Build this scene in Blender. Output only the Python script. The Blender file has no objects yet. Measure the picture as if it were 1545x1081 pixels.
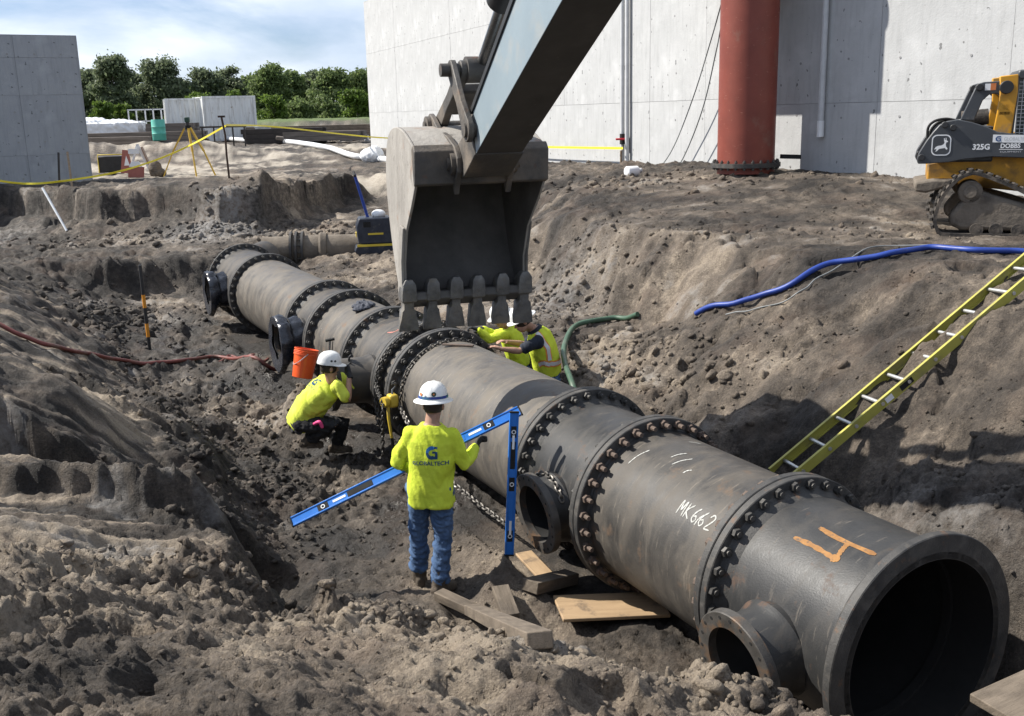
import bpy, bmesh, math, random
import numpy as np
from mathutils import Vector, Matrix, Quaternion
from mathutils.bvhtree import BVHTree
random.seed(7); rng = np.random.default_rng(7)
SC = bpy.context.scene
COL = SC.collection
R = math.radians

# ------------------------------------------------------------------ camera
CAM_Z = 4.1
PITCH, ROLL, FPX = math.atan(368.5 / 1550), R(1.4), 1550.0
fw = Vector((0, math.cos(PITCH), -math.sin(PITCH))); up0 = Vector((0, math.sin(PITCH), math.cos(PITCH))); rt0 = Vector((1, 0, 0))
CR = rt0 * math.cos(ROLL) - up0 * math.sin(ROLL); CU = rt0 * math.sin(ROLL) + up0 * math.cos(ROLL)
cam = bpy.data.cameras.new('camera'); camo = bpy.data.objects.new('camera', cam); COL.objects.link(camo)
camo.matrix_world = Matrix(((CR.x, CU.x, -fw.x, 0), (CR.y, CU.y, -fw.y, 0), (CR.z, CU.z, -fw.z, CAM_Z), (0, 0, 0, 1)))
cam.sensor_width = 36; cam.sensor_fit = 'HORIZONTAL'; cam.lens = 36 * FPX / 1545; cam.clip_start = 0.05; cam.clip_end = 3000
SC.camera = camo

# ------------------------------------------------------------------ light
SUN_EL = R(43.5); SUN_AZ = Vector((-0.976, 0.218, 0)).normalized()
SUNV = SUN_AZ * math.cos(SUN_EL) + Vector((0, 0, math.sin(SUN_EL)))
sl = bpy.data.lights.new('sun', 'SUN'); sl.energy = 5.0; sl.angle = R(0.53); sl.color = (1.0, 0.95, 0.87)
slo = bpy.data.objects.new('sun', sl); COL.objects.link(slo)
slo.rotation_euler = (-SUNV).to_track_quat('-Z', 'Y').to_euler(); slo.location = (-30, 0, 40)
wd = bpy.data.worlds.new('World'); SC.world = wd; wd.use_nodes = True
nt = wd.node_tree; nt.nodes.clear()
def wn(t, **k):
    n = nt.nodes.new(t)
    for a, b in k.items(): setattr(n, a, b)
    return n
sky = wn('ShaderNodeTexSky', sky_type='NISHITA', sun_disc=False)
sky.sun_elevation = SUN_EL; sky.sun_rotation = math.atan2(SUN_AZ.x, SUN_AZ.y); sky.air_density = 1.0; sky.dust_density = 0.5; sky.ozone_density = 2.0
tc = wn('ShaderNodeTexCoord'); dv = wn('ShaderNodeMapping'); dv.inputs['Scale'].default_value = (1, 1, 2.6); dv.inputs['Location'].default_value = (.9, .55, .3)
nt.links.new(tc.outputs['Generated'], dv.inputs[0])
nz = wn('ShaderNodeTexNoise'); nz.inputs['Scale'].default_value = 4.2; nz.inputs['Detail'].default_value = 9; nz.inputs['Roughness'].default_value = 0.55; nz.inputs['Distortion'].default_value = 0.2
nt.links.new(dv.outputs[0], nz.inputs['Vector'])
cr = wn('ShaderNodeValToRGB'); cr.color_ramp.elements[0].position = 0.34; cr.color_ramp.elements[1].position = 0.55
nt.links.new(nz.outputs['Fac'], cr.inputs[0])
sc_ = wn('ShaderNodeMath', operation='MULTIPLY'); sc_.inputs[1].default_value = 0.80; nt.links.new(cr.outputs[0], sc_.inputs[0])
mixc = wn('ShaderNodeMix', data_type='RGBA'); nt.links.new(sc_.outputs[0], mixc.inputs[0])
nz2 = wn('ShaderNodeTexNoise'); nz2.inputs['Scale'].default_value = 6; nz2.inputs['Detail'].default_value = 6; nt.links.new(dv.outputs[0], nz2.inputs['Vector'])
cr2 = wn('ShaderNodeValToRGB'); cr2.color_ramp.elements[0].position = 0.35; cr2.color_ramp.elements[1].position = 0.7
cr2.color_ramp.elements[0].color = (8.2, 9.6, 11.8, 1); cr2.color_ramp.elements[1].color = (14.6, 15.2, 16.0, 1)
nt.links.new(nz2.outputs['Fac'], cr2.inputs[0]); nt.links.new(cr2.outputs[0], mixc.inputs[7])
tint = wn('ShaderNodeMix', data_type='RGBA', blend_type='MULTIPLY'); tint.inputs[0].default_value = 1.0; tint.inputs[7].default_value = (.95, 1.08, 1.4, 1)
nt.links.new(sky.outputs[0], tint.inputs[6]); nt.links.new(tint.outputs[2], mixc.inputs[6])
bg = wn('ShaderNodeBackground'); bg.inputs['Strength'].default_value = 0.05; nt.links.new(mixc.outputs[2], bg.inputs[0])
wo = wn('ShaderNodeOutputWorld'); nt.links.new(bg.outputs[0], wo.inputs[0])
vs = SC.view_settings; vs.view_transform = 'Standard'; vs.look = 'None'; vs.exposure = 0.80; vs.gamma = 1; vs.use_curve_mapping = False
SC.cycles.max_bounces = 6; SC.cycles.diffuse_bounces = 3; SC.cycles.glossy_bounces = 3; SC.cycles.transparent_max_bounces = 6
SC.cycles.use_denoising = True

# ------------------------------------------------------------------ helpers
def ray(px, py):
    return fw + CR * ((px - 772.5) / FPX) - CU * ((py - 540.5) / FPX)
def at(px, py, Y):                       # point at distance Y (metres north of the camera)
    d = ray(px, py); d = d * (Y / d.y); return Vector((d.x, d.y, d.z + CAM_Z))
def atz(px, py, z):
    d = ray(px, py); d = d * ((z - CAM_Z) / d.z); return Vector((d.x, d.y, z))

def link(o, parent=None):
    COL.objects.link(o)
    if parent is not None: o.parent = parent
    return o
def tag(o, label=None, cat=None, group=None, kind=None):
    if label: o['label'] = label
    if cat: o['category'] = cat
    if group: o['group'] = group
    if kind: o['kind'] = kind
    return o
def thing(name, label, cat, loc=(0, 0, 0), rotz=0.0, group=None):
    o = bpy.data.objects.new(name, None); COL.objects.link(o); o.empty_display_size = 0.2
    o.location = loc; o.rotation_euler = (0, 0, rotz)
    return tag(o, label, cat, group)

def perp(d):
    d = d.normalized(); a = Vector((0, 0, 1)) if abs(d.z) < 0.9 else Vector((1, 0, 0))
    u = d.cross(a).normalized(); return u, d.cross(u).normalized()

class MB:
    def __init__(s): s.v = []; s.f = []; s.m = []; s.mi = 0
    def add(s, vs, fs):
        o = len(s.v); s.v.extend([tuple(q) for q in vs]); s.f.extend([tuple(i + o for i in f) for f in fs]); s.m.extend([s.mi] * len(fs)); return s
    def box(s, c, size, rot=None, tz=None):
        hx, hy, hz = size[0] / 2, size[1] / 2, size[2] / 2
        vs = [Vector((x * hx, y * hy, z * hz)) for x in (-1, 1) for y in (-1, 1) for z in (-1, 1)]
        if rot is not None: vs = [rot @ q for q in vs]
        c = Vector(c)
        return s.add([q + c for q in vs], [(0, 1, 3, 2), (4, 6, 7, 5), (0, 4, 5, 1), (2, 3, 7, 6), (0, 2, 6, 4), (1, 5, 7, 3)])
    def bar(s, p0, p1, w, h, upv=(0, 0, 1)):    # box along p0-p1, w wide across, h along up
        p0, p1 = Vector(p0), Vector(p1); d = (p1 - p0); L = d.length; d.normalize(); up = Vector(upv)
        x = d.cross(up)
        if x.length < 1e-4: x = d.cross(Vector((1, 0, 0)))
        x.normalize(); u = x.cross(d).normalized()
        m = Matrix((x, d, u)).transposed()
        return s.box((p0 + p1) / 2, (w, L, h), m)
    def tube(s, pts, rad, n=10, cap=True, round_ends=False):
        pts = [Vector(p) for p in pts]
        if not hasattr(rad, '__len__'): rad = [rad] * len(pts)
        rad = list(rad)
        if round_ends:
            d0 = (pts[0] - pts[1]).normalized(); d1 = (pts[-1] - pts[-2]).normalized()
            r0, r1 = rad[0], rad[-1]
            a = [(pts[0] + d0 * r0 * math.sin(t), r0 * math.cos(t)) for t in (1.4, 1.1, 0.75, 0.4)]
            b = [(pts[-1] + d1 * r1 * math.sin(t), r1 * math.cos(t)) for t in (0.4, 0.75, 1.1, 1.4)]
            pts = [q[0] for q in a] + pts + [q[0] for q in b]; rad = [q[1] for q in a] + rad + [q[1] for q in b]
        N = len(pts); vs = []; u = None
        for i in range(N):
            d = pts[min(i + 1, N - 1)] - pts[max(i - 1, 0)]
            if d.length < 1e-9: d = Vector((0, 0, 1))
            d.normalize()
            if u is None: u, _ = perp(d)
            else:
                u = u - d * u.dot(d)
                if u.length < 1e-6: u, _ = perp(d)
                u.normalize()
            w = d.cross(u)
            for k in range(n):
                a = 2 * math.pi * k / n; vs.append(pts[i] + (u * math.cos(a) + w * math.sin(a)) * rad[i])
        fs = [(i * n + k, i * n + (k + 1) % n, (i + 1) * n + (k + 1) % n, (i + 1) * n + k) for i in range(N - 1) for k in range(n)]
        if cap: fs += [tuple(range(n - 1, -1, -1)), tuple((N - 1) * n + k for k in range(n))]
        return s.add(vs, fs)
    def cyl(s, p0, p1, r0, r1=None, n=16): return s.tube([p0, p1], [r0, r0 if r1 is None else r1], n)
    def lathe(s, prof, n=64, axis='x', closed=False, org=(0, 0, 0)):   # prof: (along, radius)
        o = Vector(org); vs = []
        for (x, r) in prof:
            for k in range(n):
                a = 2 * math.pi * k / n
                if axis == 'x': vs.append(o + Vector((x, r * math.cos(a), r * math.sin(a))))
                else: vs.append(o + Vector((r * math.cos(a), r * math.sin(a), x)))
        N = len(prof); rr = range(N if closed else N - 1)
        fs = [(i * n + k, i * n + (k + 1) % n, ((i + 1) % N) * n + (k + 1) % n, ((i + 1) % N) * n + k) for i in rr for k in range(n)]
        if axis == 'x': fs = [f[::-1] for f in fs]
        return s.add(vs, [f[::-1] for f in fs])
    def prism(s, poly, o, ax, ay, az, t):      # poly in (ax, ay), thick t along az (centred)
        o, ax, ay, az = Vector(o), Vector(ax), Vector(ay), Vector(az); n = len(poly)
        vs = [o + ax * p[0] + ay * p[1] + az * (sgn * t / 2) for sgn in (-1, 1) for p in poly]
        fs = [tuple(range(n - 1, -1, -1)), tuple(range(n, 2 * n))] + [(k, (k + 1) % n, n + (k + 1) % n, n + k) for k in range(n)]
        return s.add(vs, fs)
    def loft(s, rings):
        n = len(rings[0]); vs = [p for r_ in rings for p in r_]; N = len(rings)
        fs = [(i * n + k, i * n + (k + 1) % n, (i + 1) * n + (k + 1) % n, (i + 1) * n + k) for i in range(N - 1) for k in range(n)]
        fs += [tuple(range(n - 1, -1, -1)), tuple((N - 1) * n + k for k in range(n))]
        return s.add(vs, fs)
    def ball(s, c, r, n=10, rot=None):
        c = Vector(c); r = Vector(r) if hasattr(r, '__len__') else Vector((r, r, r)); rings = []
        for i in range(1, n):
            t = math.pi * i / n; rg = []
            for k in range(n * 2):
                a = math.pi * k / n; q = Vector((r.x * math.sin(t) * math.cos(a), r.y * math.sin(t) * math.sin(a), -r.z * math.cos(t)))
                rg.append(c + (rot @ q if rot is not None else q))
            rings.append(rg)
        return s.loft(rings)
    def mesh(s, name, mats, smooth=None):
        me = bpy.data.meshes.new(name); me.from_pydata(s.v, [], s.f)
        for m in (mats if isinstance(mats, (list, tuple)) else [mats]): me.materials.append(m)
        if any(s.m): me.polygons.foreach_set('material_index', s.m)
        bm = bmesh.new(); bm.from_mesh(me); bmesh.ops.recalc_face_normals(bm, faces=bm.faces); bm.to_mesh(me); bm.free()
        if smooth is not None:
            me.shade_smooth(); me.set_sharp_from_angle(angle=R(smooth))
        me.update(); return me
    def build(s, name, mats, parent=None, smooth=None, bevel=0):
        o = bpy.data.objects.new(name, s.mesh(name, mats, smooth)); link(o, parent)
        if bevel:
            b = o.modifiers.new('bevel', 'BEVEL'); b.width = bevel; b.segments = 2; b.limit_method = 'ANGLE'; b.angle_limit = R(40)
            o.data.shade_smooth(); o.data.set_sharp_from_angle(angle=R(50))
        return o

def smoothpath(pts, k=6):                    # Catmull-Rom
    pts = [Vector(p) for p in pts]; P = [pts[0] * 2 - pts[1]] + pts + [pts[-1] * 2 - pts[-2]]; out = []
    for i in range(1, len(P) - 2):
        for j in range(k):
            t = j / k; a, b, c, d = P[i - 1], P[i], P[i + 1], P[i + 2]
            out.append(0.5 * ((2 * b) + (c - a) * t + (2 * a - 5 * b + 4 * c - d) * t * t + (3 * b - a - 3 * c + d) * t ** 3))
    return out + [pts[-1]]

# ------------------------------------------------------------------ materials
MATS = {}
def mk(name, cols, rough=0.8, metal=0.0, scale=5.0, bump=0.0, bscale=40.0, stretch=(1, 1, 1), detail=7, spec=0.4, pos=None, rvar=0.12, nrough=0.6, coat=0.0, distort=0.0):
    m = bpy.data.materials.new(name); m.use_nodes = True; t = m.node_tree; N = t.nodes; L = t.links
    b = N['Principled BSDF']
    tc = N.new('ShaderNodeTexCoord'); mp = N.new('ShaderNodeMapping'); mp.inputs['Scale'].default_value = stretch
    L.new(tc.outputs['Object'], mp.inputs[0])
    nz = N.new('ShaderNodeTexNoise'); nz.inputs['Scale'].default_value = scale; nz.inputs['Detail'].default_value = detail; nz.inputs['Roughness'].default_value = nrough; nz.inputs['Distortion'].default_value = distort
    L.new(mp.outputs[0], nz.inputs['Vector'])
    rp = N.new('ShaderNodeValToRGB'); e = rp.color_ramp.elements
    cols = [tuple(c) + (1,) for c in cols]
    if len(cols) == 1: cols = [cols[0], tuple(min(1, x * 1.25) for x in cols[0][:3]) + (1,)]
    pos = pos or [0.3 + 0.4 * i / (len(cols) - 1) for i in range(len(cols))]
    while len(e) < len(cols): e.new(0.5)
    for i, c in enumerate(cols): e[i].position = pos[i]; e[i].color = c
    L.new(nz.outputs['Fac'], rp.inputs[0]); L.new(rp.outputs[0], b.inputs['Base Color'])
    b.inputs['Metallic'].default_value = metal; b.inputs['Specular IOR Level'].default_value = spec
    if coat: b.inputs['Coat Weight'].default_value = coat
    mr = N.new('ShaderNodeMapRange'); mr.inputs[3].default_value = max(0.03, rough - rvar); mr.inputs[4].default_value = min(1, rough + rvar)
    n2 = N.new('ShaderNodeTexNoise'); n2.inputs['Scale'].default_value = scale * 2.3; n2.inputs['Detail'].default_value = 4
    L.new(tc.outputs['Object'], n2.inputs['Vector']); L.new(n2.outputs['Fac'], mr.inputs[0]); L.new(mr.outputs[0], b.inputs['Roughness'])
    if bump:
        n3 = N.new('ShaderNodeTexNoise'); n3.inputs['Scale'].default_value = bscale; n3.inputs['Detail'].default_value = 6; n3.inputs['Roughness'].default_value = 0.62
        L.new(mp.outputs[0], n3.inputs['Vector'])
        bp = N.new('ShaderNodeBump'); bp.inputs['Strength'].default_value = bump; bp.inputs['Distance'].default_value = 0.02
        L.new(n3.outputs['Fac'], bp.inputs['Height']); L.new(bp.outputs[0], b.inputs['Normal'])
    MATS[name] = m; return m
def over(m, col, scale, lo, hi, stretch=(1, 1, 1), amount=1.0, detail=6, rough=None, distort=0.0):
    """lay a second, patchy colour (dust, rust, scuffs, mud) over a material"""
    t = m.node_tree; N = t.nodes; L = t.links; b = N['Principled BSDF']
    src = b.inputs['Base Color'].links[0].from_socket
    tc = N.new('ShaderNodeTexCoord'); mp = N.new('ShaderNodeMapping'); mp.inputs['Scale'].default_value = stretch; mp.inputs['Location'].default_value = (random.random() * 9, random.random() * 9, random.random() * 9)
    L.new(tc.outputs['Object'], mp.inputs[0])
    nz = N.new('ShaderNodeTexNoise'); nz.inputs['Scale'].default_value = scale; nz.inputs['Detail'].default_value = detail; nz.inputs['Roughness'].default_value = 0.62; nz.inputs['Distortion'].default_value = distort
    L.new(mp.outputs[0], nz.inputs['Vector'])
    mr = N.new('ShaderNodeMapRange'); mr.inputs[1].default_value = lo; mr.inputs[2].default_value = hi; mr.inputs[4].default_value = amount; mr.clamp = True
    L.new(nz.outputs['Fac'], mr.inputs[0])
    mx = N.new('ShaderNodeMix'); mx.data_type = 'RGBA'; mx.inputs[7].default_value = tuple(col) + (1,)
    L.new(mr.outputs[0], mx.inputs[0]); L.new(src, mx.inputs[6]); L.new(mx.outputs[2], b.inputs['Base Color'])
    if rough is not None:
        rs = b.inputs['Roughness'].links[0].from_socket; m2 = N.new('ShaderNodeMix'); m2.inputs[3].default_value = rough
        L.new(mr.outputs[0], m2.inputs[0]); L.new(rs, m2.inputs[2]); L.new(m2.outputs[0], b.inputs['Roughness'])
    return m
# ------------------------------------------------------------------ terrain
PD = Vector((math.sin(R(-27.04)), math.cos(R(-27.04)), 0)); PN = Vector((PD.y, -PD.x, 0)); PF = Vector((1.13, 8.07, 0.9))
def S(s, t, z):                              # pipe frame: s along the pipe (away), t to its right
    q = PF + PD * s + PN * t; return Vector((q.x, q.y, z))
PERM = rng.permutation(512).astype(np.int64); PERM = np.concatenate([PERM, PERM, PERM])
GA = rng.random(512) * 2 * np.pi; GX, GY = np.cos(GA), np.sin(GA)
def pnoise(x, y, sd=0):
    x = np.asarray(x, float) + sd * 17.31; y = np.asarray(y, float) + sd * 9.77
    xi = np.floor(x).astype(np.int64); yi = np.floor(y).astype(np.int64); xf = x - xi; yf = y - yi
    u = xf * xf * xf * (xf * (xf * 6 - 15) + 10); v = yf * yf * yf * (yf * (yf * 6 - 15) + 10)
    def g(ix, iy, dx, dy):
        h = PERM[(PERM[ix & 511] + iy) & 511]; return GX[h] * dx + GY[h] * dy
    a = g(xi, yi, xf, yf); b = g(xi + 1, yi, xf - 1, yf); c = g(xi, yi + 1, xf, yf - 1); d = g(xi + 1, yi + 1, xf - 1, yf - 1)
    return (a + u * (b - a) + v * ((c + u * (d - c)) - (a + u * (b - a)))) * 1.5
def fbm(x, y, oct=4, sd=0, gain=0.5):
    s = 0; a = 1; f = 1
    for i in range(oct): s = s + a * pnoise(x * f, y * f, sd + i * 3); a *= gain; f *= 2.03
    return s
HR1, HR2, HR3 = rng.random(512), rng.random(512), rng.random(512)
def clods(x, y, cell, sd=0, dens=0.8):       # domes of random size: lumps of soil
    x = x / cell + sd * 13.7; y = y / cell + sd * 5.3
    xi = np.floor(x).astype(np.int64); yi = np.floor(y).astype(np.int64); out = np.zeros_like(x)
    for dx in (-1, 0, 1):
        for dy in (-1, 0, 1):
            h = PERM[(PERM[(xi + dx) & 511] + yi + dy + sd * 31) & 511]
            px = xi + dx + HR1[h]; py = yi + dy + HR2[h]; r = 0.22 + 0.75 * HR3[h] ** 1.6
            r = np.where(HR1[(h * 7 + 3) & 511] < dens, r, 1e-3)
            an = HR2[(h + 91) & 511] * 3.14; ca, sa = np.cos(an), np.sin(an)
            ex, ey = (x - px), (y - py); qx = (ex * ca + ey * sa) * 1.25; qy = (-ex * sa + ey * ca) * 0.85
            d2 = (qx * qx + qy * qy) / (r * r)
            tl = 1 + .55 * (ex * np.cos(an * 2.3) + ey * np.sin(an * 2.3)) / r
            d1 = np.maximum(np.abs(qx) + .35 * np.abs(qy), np.abs(qy) + .2 * np.abs(qx)) / r; dd = .5 * d2 + .5 * d1 * d1
            out = np.maximum(out, np.where(dd < 1, r * tl * .62 * np.minimum(1.0, 1.35 * np.sqrt(np.maximum(0, 1 - dd))), 0))
    return out * cell
def sstep(a, b, x):
    t = np.clip((x - a) / (b - a), 0, 1); return t * t * (3 - 2 * t)
TG = np.linspace(-14, 14, 561)
G0 = 2.35
ST = [  # station s: [(t, z), ...] across the trench
 (-9.0, [(-9, 2.4), (-4.5, 2.42), (-3, 2.4), (-1.0, 2.2), (0.5, 1.2), (1.6, .9), (3, 1.6), (4.6, 2.3), (9, 2.35)]),
 (-5.0, [(-9, 2.4), (-4.8, 2.42), (-3.6, 2.3), (-2.6, 2.12), (-1.7, 1.85), (-1.2, 1.25), (-.6, .5), (.2, .3), (1.3, .35), (1.8, .9), (3, 1.8), (4.6, 2.3), (9, 2.35)]),
 (-3.4, [(-9, 2.4), (-4.8, 2.36), (-3.4, 2.0), (-2.4, 1.68), (-1.8, 1.6), (-1.35, 1.25), (-.75, .45), (0, .12), (.75, .15), (.95, .7), (1.2, 1.3), (1.9, 2.0), (2.6, 2.45), (3.4, 2.6), (5.5, 2.45), (9, 2.36)]),
 (-2.3, [(-9, 2.4), (-4.8, 2.25), (-3.4, 1.8), (-2.6, 1.5), (-2.25, 1.33), (-1.6, .85), (-.9, .35), (0, .05), (.75, .12), (.95, .7), (1.18, 1.25), (2, 1.85), (2.8, 2.42), (3.5, 2.58), (5.5, 2.44), (9, 2.36)]),
 (-1.3, [(-9, 2.4), (-5.2, 2.15), (-4.2, 1.8), (-3.3, 1.45), (-3.0, 1.32), (-2.4, .5), (-1.8, .12), (0, .05), (.78, .1), (1.0, .6), (1.25, .95), (2.05, 1.65), (3.1, 2.4), (3.7, 2.56), (5.5, 2.42), (9, 2.36)]),
 (-.3,  [(-9, 2.35), (-5.5, 2.0), (-4.4, 1.68), (-3.7, 1.5), (-3.5, 1.42), (-3.12, .45), (-2.5, .12), (0, .08), (.8, .1), (1.1, .55), (2, 1.45), (3.2, 2.3), (3.9, 2.52), (5.4, 2.42), (9, 2.38)]),
 (.9,   [(-9, 2.3), (-6, 1.95), (-4.9, 1.72), (-4.0, 1.6), (-3.62, 1.5), (-3.2, .45), (-2.7, .18), (-1.6, .14), (-.9, .3), (0, .1), (.8, .12), (1.2, .6), (2, 1.35), (3.3, 2.15), (4.2, 2.48), (5.4, 2.42), (9, 2.4)]),
 (1.7,  [(-9, 2.25), (-6.5, 1.95), (-5, 1.65), (-4.15, 1.5), (-3.85, 1.32), (-3.4, .5), (-2.8, .2), (-1.6, .05), (-.9, .22), (0, .1), (.85, .15), (1.3, .65), (2.2, 1.38), (3.4, 2.05), (4.5, 2.44), (9, 2.42)]),
 (2.7,  [(-10, 2.3), (-6.5, 1.9), (-5.4, 1.6), (-4.6, 1.3), (-3.9, .9), (-3.45, .42), (-2.8, .15), (-1.6, .04), (0, .1), (.85, .15), (1.4, .7), (2.2, 1.25), (3.2, 1.8), (4.35, 2.40), (9, 2.45)]),
 (3.9,  [(-10, 2.35), (-7, 2.1), (-5.4, 1.85), (-4.4, 1.35), (-3.5, .78), (-2.8, .25), (-1.6, .04), (0, .1), (.85, .15), (1.4, .65), (2.2, 1.15), (3.1, 1.5), (4.1, 2.36), (9, 2.5)]),
 (5.0,  [(-10, 2.35), (-7, 2.1), (-5.2, 1.85), (-4.2, 1.4), (-3.3, .85), (-2.9, .5), (-2.6, .22), (-1.6, .05), (0, .1), (.9, .2), (1.4, .7), (2.0, 1.15), (3.2, 1.25), (4.05, 2.36), (9, 2.55)]),
 (6.4,  [(-10, 2.35), (-7, 2.1), (-5, 1.55), (-4, 1.0), (-3.3, .6), (-2.6, .2), (-1.6, .08), (0, .1), (.9, .3), (1.4, .8), (2.0, 1.15), (3.3, 1.2), (4.1, 2.36), (9, 2.6)]),
 (9.0,  [(-10, 2.35), (-6.5, 2.1), (-4.6, 1.5), (-3.4, .75), (-2.6, .3), (-1.6, .12), (0, .1), (.9, .5), (1.3, .95), (2.0, 1.1), (3.4, 1.2), (4.2, 2.34), (9, 2.6)]),
 (12.0, [(-10, 2.35), (-6.0, 2.1), (-4.4, 1.4), (-3.4, .7), (-2.6, .3), (-1.6, .15), (0, .15), (.9, .6), (1.3, 1.0), (2.0, 1.08), (4.2, 1.2), (5.6, 2.34), (9, 2.5)]),
 (14.5, [(-10, 2.35), (-6.0, 2.1), (-4.7, 1.4), (-3.6, .8), (-2.6, .4), (-1.6, .2), (0, .2), (.9, .6), (1.3, 1.0), (2.0, 1.08), (5.0, 1.2), (6.6, 2.3), (9, 2.4)]),
 (16.7, [(-10, 2.35), (-6.4, 2.1), (-5.2, 1.5), (-4, 1.1), (-2.6, .6), (-1.6, .4), (0, .5), (.9, .8), (1.3, 1.0), (2.0, 1.08), (5.6, 1.2), (7.4, 2.3), (9, 2.4)]),
 (17.2, [(-10, 2.35), (-7.0, 2.1), (-6, 1.5), (-4, 1.25), (-1.6, 1.15), (0, 1.1), (2.0, 1.12), (6, 1.2), (8, 2.3), (9, 2.4)]),
 (20.2, [(-14, 2.35), (-9.5, 2.2), (-8, 1.4), (-4, 1.25), (0, 1.2), (2.0, 1.2), (6, 1.25), (8, 2.3), (9, 2.4)]),
 (21.6, [(-14, 2.35), (-9.5, 2.2), (-8, 1.5), (-4, 1.3), (-1.2, 1.3), (0, 1.85), (.8, 2.2), (2.4, 1.7), (3.4, 1.3), (6, 1.3), (8, 2.3), (9, 2.4)]),
 (23.2, [(-14, 2.35), (-10, 2.2), (-8, 1.7), (-4.5, 1.4), (-3, 1.9), (-1, 2.3), (1, 2.38), (2.6, 2.3), (3.6, 1.6), (4.4, 1.35), (6, 1.4), (8, 2.3), (9, 2.4)]),
 (25.4, [(-14, 2.35), (-8, 2.2), (-4, 2.2), (0, 2.36), (2.5, 2.36), (4.5, 2.2), (5.3, 1.5), (6.5, 1.5), (8, 2.3), (9, 2.4)]),
 (27.5, [(-14, 2.35), (-8, 2.35), (0, 2.36), (5, 2.3), (6.5, 2.2), (8, 2.3), (9, 2.4)]),
 (30,   [(-14, 2.35), (14, 2.35)]),
]
SS = np.array([k for k, _ in ST]); ZT = np.array([np.interp(TG, [q[0] for q in p], [q[1] for q in p]) for _, p in ST])
ker = np.array([1, 2, 3, 2, 1.]); ker /= ker.sum()
ZT = np.array([np.convolve(np.pad(r_, 2, 'edge'), ker, 'valid') for r_ in ZT])
FS = np.linspace(-9, 30, 391)
ZF = np.array([np.interp(FS, SS, ZT[:, j]) for j in range(len(TG))]).T
for _ in range(2): ZF[1:-1] = (ZF[:-2] + 2 * ZF[1:-1] + ZF[2:]) / 4
def table(s, t):
    a = np.clip((s + 9) / 0.1, 0, len(FS) - 1.001); b = np.clip((t + 14) / 0.05, 0, len(TG) - 1.001)
    i = a.astype(int); j = b.astype(int); u = a - i; v = b - j
    return ZF[i, j] * (1 - u) * (1 - v) + ZF[i + 1, j] * u * (1 - v) + ZF[i, j + 1] * (1 - u) * v + ZF[i + 1, j + 1] * u * v
def st_of(x, y):
    dx, dy = x - PF.x, y - PF.y; return dx * PD.x + dy * PD.y, dx * PN.x + dy * PN.y
def blob(x, y, cx, cy, rx, ry=None, ang=0.0):
    ry = ry or rx; ca, sa = math.cos(ang), math.sin(ang); dx, dy = x - cx, y - cy
    return np.exp(-(((dx * ca + dy * sa) / rx) ** 2 + ((-dx * sa + dy * ca) / ry) ** 2))
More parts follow.
